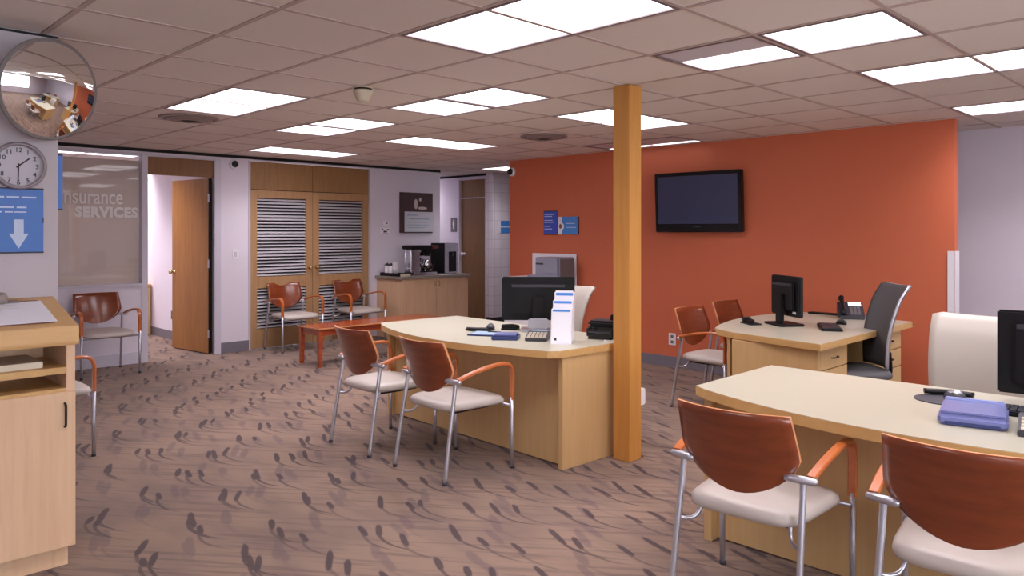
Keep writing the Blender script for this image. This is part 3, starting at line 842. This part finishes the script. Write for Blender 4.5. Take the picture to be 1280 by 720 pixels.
def calculator(label, loc, rz, color=False):
    t = thing('calculator', label, 'calculator', loc, rz)
    bm = bmesh.new()
    prof = [(-.11, 0), (.11, 0), (.11, .048), (.07, .046), (-.11, .022)]
    for s in (-1, 1): pass
    a = [bm.verts.new((-.075, y, z)) for y, z in prof]; b = [bm.verts.new((.075, y, z)) for y, z in prof]
    bm.faces.new(a); bm.faces.new(b[::-1]); n = len(a)
    for k in range(n): bm.faces.new((a[k], b[k], b[(k + 1) % n], a[(k + 1) % n]))
    bmesh.ops.bevel(bm, geom=list(bm.edges), offset=.004, segments=2, affect='EDGES')
    from_bm('body', bm, 'dark', t)
    o = box('display', -.055, .055, .072, .102, .0465, .0495, 'photo_bl', t)
    for r in range(4):
        for k in range(5):
            y = -.09 + r * .036; z = .022 + (y + .11) * .1333
            m = 'cream'
            if color: m = ('cream', 'cream', 'red', 'green', 'yellow')[k] if r > 1 else ('cream', 'red', 'cream', 'green', 'cream')[k]
            box('key', -.064 + k * .0265, -.044 + k * .0265, y - .012, y + .012, z - .001, z + .006, m, t)
    return t

# middle desk
mouse_pad('dark mouse pad on the middle desk', (-4.235, 3.87, .7502), R(35), .95)
mouse('small dark mouse on the middle desk pad', (-4.19, 3.93, .7545), R(60), 'dark', 'dark')
t = thing('stapler', 'low black stapler in front of the middle desk monitor', 'stapler', (-4.06, 4.012, .75), R(42))
box('base', -.07, .07, -.022, .022, 0, .012, 'black', t, .003)
xz_prism('arm', [(-.065, .012), (.07, .012), (.07, .034), (.02, .044), (-.065, .040)], -.018, .018, 'black', t, .004)
box('foot', .05, .07, -.024, .024, .002, .012, 'dark', t)
t = thing('tablet_folder', 'slim dark blue folder with pen on the middle desk', 'folder', (-3.99, 3.71, .75), R(30))
box('cover', -.12, .12, -.10, .10, 0, .010, 'blue_dk', t, .003)
box('sheet', -.105, .105, -.085, .085, .010, .012, 'photo_bl', t)
tag(tube('pen', [(-4.02, 3.745, .766), (-3.93, 3.79, .766)], .004, 'black', None, 8), 'black pen lying on the dark blue folder', 'pen')
t = thing('card_reader', 'blue plastic box between folder and calculator on middle desk', 'device', (-3.74, 3.655, .75), R(38))
box('body', -.09, .09, -.085, .085, 0, .028, 'blue_dk', t, .006)
box('lid', -.08, .08, -.07, .08, .028, .036, 'blue_dev', t, .004)
calculator('dark desk calculator beside the brochure stand', (-3.565, 3.79, .75), R(36))
# brochure stand
t = thing('brochure_stand', 'white three-tier brochure stand on the middle desk', 'brochure stand', (-3.37, 3.83, .75), R(34))
for q, (y, zb) in enumerate(((-.09, 0), (-.015, .05), (.06, .10))):
    xz = [(y - .028, zb * .2), (y + .012, zb * .2), (y + .05, zb + .225), (y + .01, zb + .225)]
    bm = bmesh.new()
    a = [bm.verts.new((-.068, p, z)) for p, z in xz]; b = [bm.verts.new((.068, p, z)) for p, z in xz]
    bm.faces.new(a); bm.faces.new(b[::-1])
    for k in range(4): bm.faces.new((a[k], b[k], b[(k + 1) % 4], a[(k + 1) % 4]))
    pk = from_bm('pocket', bm, 'white', t)
    ang = math.atan2(.038, zb * .8 + .225)
    def slip(name, x0, x1, u0, u1, off, m):
        L = math.hypot(.038, zb * .8 + .225)
        d = Vector((0, .038, zb * .8 + .225)) / L; nr = Vector((0, -d.z, d.y))
        o0 = Vector((0, y - .028, zb * .2))
        bm = bmesh.new(); vs = []
        for x, u in ((x0, u0), (x1, u0), (x1, u1), (x0, u1)):
            vs.append(o0 + d * (u * L) + nr * off + Vector((x, 0, 0)))
        f = [bm.verts.new(v) for v in vs]; g2 = [bm.verts.new(v - nr * .0012) for v in vs]
        bm.faces.new(f); bm.faces.new(g2[::-1])
        for k in range(4): bm.faces.new((f[k], g2[k], g2[(k + 1) % 4], f[(k + 1) % 4]))
        from_bm(name, bm, m, pk)
    slip('leaflet', -.060, .060, .05, 1.04, .002, 'paper')
    slip('leaflet_band', -.058, .058, .93, .99, .0035, 'sky')
    slip('leaflet_mark', -.045, -.03, .10, .17, .0035, 'ink')
box('foot', -.06, .06, -.14, .13, 0, .006, 'white', t)
# black desk printer / organiser next to the post
t = thing('desk_organizer', 'black glossy receipt machine on the desk beside the post', 'machine', (-3.285, 4.16, .75), R(20))
box('body', -.10, .10, -.09, .09, .006, .085, 'black_gloss', t, .012)
box('upper_tray', -.095, .095, -.07, .09, .085, .125, 'black', t, .015)
box('paper_lip', -.08, .08, -.105, -.088, .045, .055, 'dark', t, .003)
box('tower', .045, .10, .0, .09, .12, .165, 'black', t, .006)
for s in (-1, 1):
    for q in (-1, 1): box('foot', s * .08 - .012, s * .08 + .012, q * .07 - .012, q * .07 + .012, 0, .007, 'black', t)
tag(tube('cable', smooth_path([(-3.20, 4.06, .754), (-3.17, 4.03, .754), (-3.15, 4.08, .754), (-3.17, 4.2, .754)], 6), .004, 'white', None, 6), 'short white cable behind the black receipt machine', 'cable')

# right foreground desk
mouse_pad('dark mouse pad with wrist rest on the right foreground desk', (-1.00, 3.66, .7502), R(195), 1.12)
mouse('silver and black mouse on the right foreground desk pad', (-.985, 3.70, .7545), R(50), 'dark', 'silver', 1.1)
t = thing('check_scanner', 'blue plastic box on the right foreground desk', 'device', (-.83, 3.36, .75), R(12))
box('body', -.115, .115, -.14, .14, 0, .042, 'blue_dev', t, .012, 3)
box('lid', -.108, .108, -.125, .11, .042, .052, 'blue_dev', t, .004)
box('hinge_bar', -.105, .105, .115, .14, .040, .060, 'blue_lt', t, .005)
box('dark_lip', -.09, .09, -.142, -.135, .008, .018, 'blue_dk', t)
calculator('dark calculator with coloured keys at the right edge', (-.60, 3.33, .75), R(10), True)
keyboard('dark keyboard under the monitor at the right edge', (-.62, 3.63, .75), R(6), .42)

# corner desk things
keyboard('dark keyboard on the corner desk', (-2.40, 5.80, .75), R(-62), .38)
mouse('small dark mouse on the corner desk', (-2.44, 6.12, .75), R(60), 'black', 'dark')
t = thing('desk_cradle', 'black document cradle at the foot of the corner desk monitor', 'cradle', (-2.96, 5.63, .75), R(-36))
box('plate', -.09, .09, -.05, .05, 0, .012, 'black', t, .003)
box('holder', -.08, .08, -.03, .0, .012, .045, 'black', t, .008)
box('knob', -.085, -.055, -.04, .04, .012, .05, 'dark', t, .008)
t = thing('desk_phone', 'black desk phone with lit display on the corner desk', 'phone', (-2.56, 6.62, .75), R(28))
bm = bmesh.new()
prof = [(-.11, 0), (.09, 0), (.10, .12), (.075, .135), (-.11, .025)]
a = [bm.verts.new((-.10, y, z)) for y, z in prof]; b = [bm.verts.new((.10, y, z)) for y, z in prof]
bm.faces.new(a); bm.faces.new(b[::-1])
for k in range(5): bm.faces.new((a[k], b[k], b[(k + 1) % 5], a[(k + 1) % 5]))
bmesh.ops.bevel(bm, geom=list(bm.edges), offset=.006, segments=2, affect='EDGES')
from_bm('base', bm, 'dark', t)
tube('handset', smooth_path([(-.065, -.105, .045), (-.065, -.085, .075), (-.065, -.01, .115), (-.065, .065, .165), (-.065, .095, .155)], 5), [.024] * 5 + [.017] * 11 + [.024] * 5, 'black', t, 10)
def inc(name, x0, x1, y0, y1, off, m):
    bm = bmesh.new(); sl = .11 / .185
    vs = [(x, y, .025 + (y + .11) * sl + off) for x, y in ((x0, y0), (x1, y0), (x1, y1), (x0, y1))]
    f = [bm.verts.new(v) for v in vs]; g2 = [bm.verts.new((v[0], v[1], v[2] - .004)) for v in vs]
    bm.faces.new(f); bm.faces.new(g2[::-1])
    for k in range(4): bm.faces.new((f[k], g2[k], g2[(k + 1) % 4], f[(k + 1) % 4]))
    from_bm(name, bm, m, t)
inc('display', -.015, .085, .02, .065, .003, 'lcd')
for r in range(4):
    for k in range(3): inc('key', -.01 + k * .03, .012 + k * .03, -.085 + r * .024, -.068 + r * .024, .003, 'printer_d')
tag(box('document_tray', -2.98, -2.72, 6.72, 6.80, .75, .765, 'black', None, .004), 'flat black tray at the far edge of the corner desk', 'tray')

# ------------------------------------------------------------------ coffee table
t = thing('coffee_table', 'long low cherry wood table in front of the louvered doors', 'table', (-7.585, 5.19, 0))
box('table_top', -.23, .23, -.86, .86, .405, .43, 'table', t, .004)
boxes('top_edge', [(-.233, .233, -.864, -.858, .418, .4315), (.228, .234, -.864, .864, .418, .4315)], 'cherry_edge', t)
for sx in (-1, 1):
    for sy in (-1, 1):
        bm = bmesh.new(); x, y = sx * .195, sy * .825
        r = bmesh.ops.create_cube(bm, size=1)
        for v in r['verts']:
            k = .019 if v.co.z < 0 else .026
            v.co = Vector((x + math.copysign(k, v.co.x), y + math.copysign(k, v.co.y), 0 if v.co.z < 0 else .405))
        from_bm('leg', bm, 'table', t)
    box('apron', sx * .195 - .01, sx * .195 + .01, -.80, .80, .345, .405, 'table', t)
for sy in (-1, 1): box('apron', -.17, .17, sy * .825 - .01, sy * .825 + .01, .345, .405, 'table', t)

# ------------------------------------------------------------------ coffee counter
t = thing('base_cabinet', 'pale two-door base cabinet under the coffee machines', 'cabinet', (-8.77, 6.885, 0))
box('carcass', -.315, .27, -.60, .615, .0, .83, 'cab_pink', t)
for y0, y1, ky in ((-.598, .006, -.035), (.010, .613, .05)):
    d = box('door', .27, .288, y0, y1, .08, .825, 'cab_pink', t, .002)
    tube('handle', smooth_path([(.288, ky, .72), (.312, ky, .725), (.312, ky, .775), (.288, ky, .78)], 3), .005, 'brass', d, 6)
tag(box('countertop', -9.085, -8.455, 6.25, 7.53, .83, .866, 'counter', None, .004), 'grey laminate countertop under the coffee machines', 'countertop')
ZC = .866
t = thing('serving_tray', 'low black serving tray on the coffee counter', 'tray', (-8.80, 6.36, ZC))
box('tray_base', -.20, .20, -.07, .07, 0, .008, 'black', t)
boxes('rim', [(-.20, .20, -.075, -.068, 0, .045), (-.20, .20, .068, .075, 0, .045), (-.205, -.197, -.075, .075, 0, .045), (.197, .205, -.075, .075, 0, .045)], 'black', t)
for q, (x, lab) in enumerate(((-8.93, 'lidded white canister on black tray, nearer the wall'), (-8.84, 'lidded white canister on black tray, nearer the paper cups'))):
    t = thing('canister', lab, 'canister', (x, 6.36, ZC + .008), 0, 'canisters on the coffee counter')
    lathe('jar', [(.040, 0), (.043, .01), (.041, .125), (.036, .135)], 'white', t, 16)
    lathe('lid', [(.037, .135), (.040, .138), (.040, .152), (.014, .158), (.014, .17), (0, .171)], 'dark', t, 16)
t = thing('paper_cup_stack', 'tall stack of white paper cups on the coffee counter', 'cups', (-8.745, 6.36, ZC + .008))
lathe('cup', [(.030, 0), (.038, .09), (.040, .094), (.036, .094)], 'white', t, 16)
for q in range(1, 9):
    lathe('cup', [(.0385, .088 + (q - 1) * .013), (.040, .100 + (q - 1) * .013), (.036, .101 + (q - 1) * .013)], 'white', t, 16)
tag(box('napkin_pack', -8.59, -8.50, 6.33, 6.45, ZC, ZC + .035, 'cream', None, .006), 'small pale napkin pack at the counter corner', 'napkins')
# brewer
t = thing('coffee_brewer', 'chrome and black coffee brewer with glass carafe', 'coffee maker', (-8.72, 6.78, ZC))
box('base', -.11, .14, -.21, .21, 0, .045, 'chrome', t, .006)
box('tank', -.11, .06, -.21, -.02, .045, .37, 'chrome', t, .012)
box('column', -.11, -.03, -.02, .21, .045, .37, 'chrome', t, .006)
box('head', -.13, .13, -.23, .13, .37, .43, 'black', t, .012)
box('head_front', -.13, .14, .13, .24, .375, .428, 'maroon', t, .012)
tube('tank_handle', smooth_path([(.0, -.225, .36), (.0, -.26, .35), (.0, -.26, .12), (.0, -.21, .10)], 4), .009, 'chrome', t, 8)
lathe('filter_basket', [(.045, .275), (.075, .36), (.075, .372)], 'black', t, 18, (.045, .10, 0))
car = lathe('carafe', [(.055, .047), (.075, .07), (.078, .13), (.055, .19), (.045, .21), (.055, .225)], 'chrome', t, 20, (.045, .10, 0))
lathe('coffee', [(.0765, .075), (.0795, .10), (.0795, .128), (.075, .142)], 'coffee', car, 20, (.045, .10, 0))
tube('handle', smooth_path([(.10, .13, .20), (.14, .15, .19), (.14, .15, .11), (.115, .14, .09)], 4), .008, 'black', car, 8)
box('warmer', -.03, .12, .02, .18, .045, .052, 'black', t)
for z in (.12, .20, .28): box('control', .06, .064, -.045, -.025, z, z + .05, 'black', t)
# bean machine
t = thing('hot_drink_machine', 'tall black and silver drink machine at the counter end', 'drink machine', (-8.875, 7.365, ZC))
box('body', -.17, .155, -.125, .125, .01, .455, 'black', t, .006)
box('front_panel', .155, .175, -.125, .125, .01, .455, 'silver', t, .004)
box('dispensing_bay', .175, .180, -.06, .085, .03, .33, 'black_gloss', t, .003)
box('spout', .180, .20, -.01, .03, .27, .31, 'dark', t, .003)
for s in (-1, 1):
    for q in (-1, 1): box('foot', s * .13 - .012, s * .13 + .012, q * .09 - .012, q * .09 + .012, 0, .012, 'black', t)
tag(box('drip_mat', -8.62, -8.50, 6.99, 7.20, ZC, ZC + .008, 'white', None, .002), 'pale flat mat on the counter before the drink machine', 'mat')

# ------------------------------------------------------------------ lectern
t = thing('lectern', 'pale wood lectern cabinet with sloped top and open slots', 'lectern', (-3.98, .60, 0))
Y0, Y1 = -.55, .40
box('toe_kick', -.19, .17, Y0 + .02, Y1 - .02, 0, .095, 'cab_pink', t)
box('side_panel', -.19, .206, Y1 - .036, Y1, .095, .985, 'cab_pink', t, .002)
box('side_panel', -.19, .206, Y0, Y0 + .036, .095, .985, 'cab_pink', t, .002)
box('back_panel', -.19, -.175, Y0 + .036, Y1 - .036, .095, .985, 'cab_pink', t)
box('shelf', -.175, .205, Y0 + .036, Y1 - .036, .860, .888, 'maple_h', t, .001)
box('shelf', -.175, .205, Y0 + .036, Y1 - .036, .775, .795, 'maple_h', t, .001)
box('lower_body', -.175, .2065, Y0 + .036, Y1 - .036, .095, .775, 'cab_pink', t)
d = box('door', .2075, .2195, Y0 + .04, Y1 - .002, .096, .780, 'cab_pink', t, .002)
tube('handle', smooth_path([(.219, Y1 - .045, .628), (.236, Y1 - .045, .634), (.238, Y1 - .045, .66), (.238, Y1 - .045, .70), (.236, Y1 - .045, .725), (.219, Y1 - .045, .731)], 3), .005, 'black', d, 8)
xz_prism('sloped_top', [(-.20, .985), (.215, .985), (.222, 1.0), (.222, 1.07), (-.20, 1.175)], Y0 - .01, Y1 + .012, 'maple_y', t, .003)
SL = math.atan2(1.175 - 1.07, .422)
def slope_z(x): return 1.07 + (.222 - x) * math.tan(SL)
# clipboard on the sloped top
cb = thing('clipboard', 'clipboard with white form on the sloped lectern top', 'clipboard', (-3.98 + .02, .815, slope_z(.02) + .0015), 0, rot=(0, SL, 0))
box('board', -.165, .155, -.22, .115, 0, .004, 'brown_card', cb, .001)
box('paper', -.145, .150, -.21, .125, .004, .0055, 'paper', cb)
cl = box('clip', -.160, -.128, -.12, .04, .0055, .012, 'vent', cb, .003)
lathe('clip_ring', [(.026, .0), (.028, .022), (.020, .04), (.014, .044)], 'vent', cb, 16, (-.142, -.035, .008))
boxes('form_lines', [(-.105 + k * .022, -.102 + k * .022, -.19, .02 - .02 * (k % 2), .0055, .0058) for k in range(3)], 'cream', cb)
tag(box('paper_stack', -4.10, -3.82, .15, .885, .888, .915, 'cream', None, .002), 'stack of paper in the upper lectern slot', 'paper')

# things on the grey wall end
t = thing('wall_clock', 'round grey wall clock below the convex mirror', 'clock', (-4.19, .865, 1.797), 0)
bm = bmesh.new(); add_lathe(bm, [(.112, 0), (.112, .022), (.106, .032), (.098, .034), (.095, .026)], 40, cap=False)
o = from_bm('rim', bm, 'clock_rim', t, True); o.rotation_euler = (0, R(90), 0)
bm = bmesh.new(); add_lathe(bm, [(.097, .0), (.097, .024)], 40)
o = from_bm('dial', bm, 'clock_face', t); o.rotation_euler = (0, R(90), 0)
for q in range(1, 13):
    a = 2 * pi * q / 12
    text('numeral', str(q), .030, 'ink', t, (.0245, .076 * sin(a), .076 * cos(a) - .011), ON_X, bold=.0003, align='CENTER')
def hand(name, ang, L, wd, x):
    bm = bmesh.new(); add_box(bm, -.0006, .0006, -wd, wd, -.012, L)
    o = from_bm(name, bm, 'ink', t); o.location = (x, 0, 0); o.rotation_euler = (R(-ang), 0, 0)
hand('hour_hand', 50, .058, .0032, .0262); hand('minute_hand', 182, .074, .0022, .0278)
lathe('pivot', [(.005, 0), (.005, .003)], 'ink', t, 10).rotation_euler = (0, R(90), 0)
t.children[-1].location = (.027, 0, 0)

t = thing('arrow_sign', 'blue wall sign with white down arrow under the clock', 'sign', (-4.19, .80, 1.54), 0)
box('panel', 0, .012, -.21, .170, -.152, .152, 'blue', t, .001)
boxes('border', [(.0, .0135, -.21, .171, .148, .1545), (.0, .0135, -.21, .171, -.1545, -.148), (.0, .0135, .166, .171, -.01, .012)], 'ink', t)
bm = bmesh.new()
ar = [(y + .03, z) for y, z in [(.018, .005), (.058, .005), (.058, -.062), (.078, -.062), (.038, -.132), (-.002, -.062), (.018, -.062)]]
f = [bm.verts.new((.0135, y, z)) for y, z in ar]; g2 = [bm.verts.new((.012, y, z)) for y, z in ar]
bm.faces.new(f)
for k in range(7): bm.faces.new((f[k], g2[k], g2[(k + 1) % 7], f[(k + 1) % 7]))
from_bm('arrow', bm, 'text', t)
L = []
for z, hh, segs in ((.110, .008, ((-.19, -.06), (-.05, .01), (.02, .07), (.08, .14))), (.062, .007, ((-.17, -.03), (-.01, .05), (.06, .10))), (.040, .006, ((-.18, .0), (.012, .045), (.05, .10)))):
    for a, b in segs: L.append((.012, .0128, a, b, z - hh / 2, z + hh / 2))
boxes('text_lines', L, 'text', t)
t = thing('edge_sign', 'blue sign seen edge-on at the end of the grey wall', 'sign', (-4.26, 1.036, 1.73))
box('panel', -.055, .06, 0, .022, -.135, .135, 'blue', t, .001)
box('cap', -.056, .061, 0, .0225, .13, .137, 'ink', t); box('cap', -.056, .061, 0, .0225, -.137, -.13, 'ink', t)

# convex mirror
cx, cy, cz = -4.005, .955, 2.145
t = thing('convex_mirror', 'round convex security mirror under the ceiling above the clock', 'mirror', (cx, cy, cz), 0, rot=(0, R(90 + 9), R(19)))
Rm = .228; hh = .045; RS = (Rm * Rm + hh * hh) / (2 * hh)
prof = [(Rm, 0)] + [(RS * sin(a), RS * cos(a) - (RS - hh)) for a in [math.asin(Rm / RS) * (1 - k / 14) for k in range(1, 15)]]
prof[-1] = (0, hh)
bm = bmesh.new(); add_lathe(bm, prof, 56, cap=False); from_bm('mirror_dome', bm, 'mirror', t, True)
bm = bmesh.new(); add_lathe(bm, [(Rm - .003, -.010), (Rm + .005, -.010), (Rm + .007, -.002), (Rm + .004, .004), (Rm - .004, .004)], 56); from_bm('rim', bm, 'mirror_rim', t, True)
bm = bmesh.new(); add_lathe(bm, [(Rm - .004, -.014), (.04, -.03), (0, -.03)], 40); from_bm('back_plate', bm, 'mirror_rim', t, True)
o = tube('bracket', [(0, 0, -.03), (0, 0, -.10), (-.07, .0, -.17)], .012, 'dark', t, 8)

# ------------------------------------------------------------------ left wall things
def dome_camera(label, loc, rot):
    t = thing('dome_camera', label, 'camera', loc, 0, 'dome cameras', rot=rot)
    lathe('housing', [(.062, 0), (.062, .02), (.052, .04), (.045, .042)], 'white', t, 24)
    lathe('dome', [(.043, .04), (.042, .052), (.033, .072), (.018, .082), (0, .085)], 'black_gloss', t, 24)
dome_camera('dome camera on the white pier by the office door', (XL, 4.165, 2.325), (0, R(90), 0))
dome_camera('dome camera at the left end of the orange wall', (-7.19, YO, 2.29), (R(90), 0, 0))
t = thing('light_switch', 'white light switch on the pier by the office door', 'switch', (XL, 4.19, 1.21))
box('plate', 0, .006, -.04, .04, -.06, .06, 'white', t, .002)
box('rocker', .006, .010, -.016, .016, -.033, .033, 'frame', t, .002)
t = thing('poster', 'mounted poster of a person above pale text panel', 'poster', (XL, 6.985, 1.775))
box('board', .0, .035, -.30, .30, -.30, .30, 'photo_dk', t, .002)
box('dark_photo', .035, .0365, .02, .30, .02, .30, 'maroon', t).data.materials[0] = M['photo_dk']
xf = .037
bm = bmesh.new()
for cyy, czz, ry, rz2 in ((.06, .20, .022, .028), (-.02, .13, .035, .075), (.10, .07, .09, .022)):
    vs = [bm.verts.new((xf, cyy + ry * cos(2 * pi * k / 18), czz + rz2 * sin(2 * pi * k / 18))) for k in range(18)]
    bm.faces.new(vs)
    ws = [bm.verts.new((xf - .001, v.co.y, v.co.z)) for v in vs]
    for k in range(18): bm.faces.new((vs[k], vs[(k + 1) % 18], ws[(k + 1) % 18], ws[k]))
from_bm('printed_figure', bm, 'photo_fig', t)
box('text_panel', .035, .048, -.235, .32, -.285, .015, 'photo_lt', t, .002)
boxes('text_lines', [(.048, .049, -.19, .0, -.045, -.028), (.048, .049, -.16, .22, -.10, -.085), (.048, .049, -.19, .17, -.148, -.138), (.048, .049, -.19, .21, -.188, -.178), (.048, .049, -.19, .16, -.228, -.218)], 'photo_bl', t)
t = thing('thermostat', 'small white thermostat left of the poster', 'thermostat', (XL, 6.435, 1.615))
box('case', 0, .028, -.045, .045, -.03, .03, 'white', t, .005)
box('dial', .028, .033, -.012, .02, -.012, .010, 'printer_d', t, .002)
t = thing('wall_notice', 'small white framed notice under the thermostat', 'notice', (XL, 6.43, 1.50))
box('card', 0, .006, -.085, .085, -.05, .05, 'white', t, .001)
boxes('printed_marks', [(.006, .0068, -.06, -.035, .01, .035), (.006, .0068, .03, .07, .01, .03), (.006, .0068, -.03, .03, -.02, .005), (.006, .0068, -.06, .06, -.04, -.032)], 'ink', t)
t = thing('restroom_sign', 'small dark restroom sign left of the narrow brown door', 'sign', (-9.83, 8.37, 1.61))
box('plaque', -.075, .075, -.010, 0, -.12, .12, 'printer_d', t, .002)
boxes('figure', [(-.012, .012, -.0115, -.010, .062, .086), (-.02, .02, -.0115, -.010, -.01, .055), (-.015, -.003, -.0115, -.010, -.07, -.01), (.003, .015, -.0115, -.010, -.07, -.01)], 'white', t)
t = thing('corridor_sign', 'blue and white sign on the white tiled corridor wall', 'sign', (-8.87, 8.60, 1.57))
box('panel', 0, .008, -.115, .16, -.10, .10, 'white', t, .001)
boxes('blue_fields', [(.008, .009, -.06, .16, .008, .10), (.008, .009, -.06, .16, -.10, -.008)], 'sky', t)

# office glimpse through the doorway
t = thing('office_cabinet', 'pale wood cabinet seen through the office doorway', 'cabinet', (-11.75, 3.70, 0))
box('carcass', -.35, .25, -.35, .33, .0, .70, 'maple', t, .003)
box('top', -.37, .27, -.37, .335, .70, .73, 'maple_h', t, .003)
xz_prism('tent_card', [(-11.66, .732), (-11.50, .732), (-11.57, .92)], 3.72, 3.86, 'brown_card'); 
tag(bpy.data.objects['tent_card'], 'folded brown tent card on the office cabinet', 'card')
t = thing('wall_outlet', 'outlet on the office wall seen through the doorway', 'outlet', (-10.74, 4.05, .34))
box('plate', -.04, .04, -.006, 0, -.06, .06, 'printer_d', t, .002)
box('socket', -.018, .018, -.009, -.006, .01, .04, 'dark', t); box('socket', -.018, .018, -.009, -.006, -.04, -.01, 'dark', t)

# ------------------------------------------------------------------ orange wall things
t = thing('television', 'black flat television mounted on the orange wall', 'television', (-4.31, YO - .10, 1.80), R(2), rot=(R(3), 0, R(3)))
box('cabinet', -.505, .505, -.03, .035, -.315, .325, 'black_gloss', t, .008)
box('screen', -.465, .465, -.033, -.029, -.225, .285, 'screen', t)
box('speaker_strip', -.47, .47, -.034, -.029, -.30, -.24, 'black', t)
box('brand_mark', -.04, .04, -.0355, -.0335, -.262, -.252, 'dark', t)
box('wall_mount', -.14, .14, .035, .095, -.10, .10, 'dark', t)
t = thing('tall_sign', 'tall violet-blue sign with text lines on the orange wall', 'sign', (-6.50, YO, 1.605))
box('panel', -.115, .115, -.012, 0, -.15, .15, 'blue2', t, .001)
box('cap', -.117, .117, -.0135, 0, .142, .152, 'ink', t); box('cap', -.117, .117, -.0135, 0, -.152, -.142, 'ink', t)
boxes('text_lines', [(-.10, b, -.0128, -.012, z - .005, z + .005) for z, b in ((.105, .06), (.08, .03), (.03, .04), (.005, .06), (-.045, .0), (-.08, .03))], 'text', t)
t = thing('wide_sign', 'wide blue and white sign on the orange wall', 'sign', (-6.20, YO, 1.568))
box('panel', -.17, .165, -.012, 0, -.11, .11, 'sky', t, .001)
box('white_field', -.17, -.10, -.0132, -.011, -.11, .11, 'white', t)
bm = bmesh.new(); vs = [bm.verts.new((-.11 + .045 * cos(2 * pi * k / 20), -.0142, -.01 + .045 * sin(2 * pi * k / 20))) for k in range(20)]; bm.faces.new(vs)
from_bm('white_disc', bm, 'white', t)
bm = bmesh.new(); vs = [bm.verts.new((-.125 + .022 * cos(2 * pi * k / 20), -.0150, -.01 + .03 * sin(2 * pi * k / 20))) for k in range(20)]; bm.faces.new(vs)
from_bm('printed_mark', bm, 'brown_card', t)
boxes('text_lines', [(-.03, .11, -.0128, -.012, .02, .03), (-.03, .13, -.0128, -.012, -.03, -.02)], 'text', t)
box('end_cap', .155, .168, -.0135, 0, -.11, .11, 'ink', t)
t = thing('wall_outlet', 'white double outlet low on the orange wall', 'outlet', (-4.69, YO, .305))
box('plate', -.045, .045, -.006, 0, -.065, .065, 'white', t, .002)
for s in (-1, 1): box('socket', -.018, .018, -.009, -.006, s * .03 - .016, s * .03 + .016, 'printer_d', t, .002)

# printer on white stand
t = thing('printer_stand', 'white stand with tall back panel at the orange wall', 'cabinet', (-6.43, 6.86, 0))
box('cabinet', -.40, .36, -.22, .22, .0, .90, 'white', t, .004)
box('shelf_top', -.42, .37, -.24, .22, .90, .925, 'white', t, .004)
tag(box('backing_panel', -6.80, -6.06, YO - .03, YO - .013, .12, 1.215, 'white', None, .003), 'white upright panel on the orange wall behind the printer', 'panel')
t = thing('printer', 'grey office printer on the white stand', 'printer', (-6.21, 6.86, .925))
box('body', -.20, .20, -.10, .18, 0, .255, 'printer', t, .012)
box('side_panel', .20, .206, -.09, .17, .01, .235, 'printer_d', t, .002)
box('front_panel', -.04, .18, -.108, -.10, .06, .24, 'printer', t, .004)
box('slot', -.185, -.06, -.104, -.099, .165, .185, 'dark', t)
box('paper_tray', -.34, -.20, -.09, .10, .005, .03, 'printer', t, .004)
box('output_tray', -.19, .19, -.16, -.10, .0, .03, 'printer', t, .004)

# ------------------------------------------------------------------ ceiling things
for x, y, lab in ((gx(-5) + .27, gy(1) + .35, 'round ceiling air vent beside the glowing panel on the left'), (-5.13, 5.54, 'round ceiling air vent in front of the orange wall')):
    t = thing('ceiling_vent', lab, 'air vent', (x, y, CEIL), 0, 'round ceiling vents')
    for q, (r0, r1, z) in enumerate(((.235, .20, -.006), (.185, .145, -.016), (.13, .09, -.024))):
        lathe('ring', [(r0, .002), (r0, z), (r1, z - .008), (r1 + .008, .002)], 'vent', t, 32)
    lathe('core', [(.075, .002), (.075, -.02), (.03, -.036), (0, -.036)], 'vent_d', t, 24)
    lathe('back_disc', [(.20, .003), (.20, .001), (0, .001)], 'vent_d', t, 32)
t = thing('smoke_detector', 'cream cone-shaped smoke detector on the ceiling', 'smoke detector', (-4.22, 2.81, CEIL), 0)
lathe('base', [(.066, 0), (.066, -.012)], 'cream', t, 28)
lathe('dark_band', [(.060, -.012), (.060, -.024)], 'coffee', t, 28)
lathe('body', [(.064, -.024), (.064, -.034), (.040, -.088), (.030, -.098), (0, -.10)], 'cream', t, 28)

# every thing's mesh shares its builder's normals
bpy.context.view_layer.update()
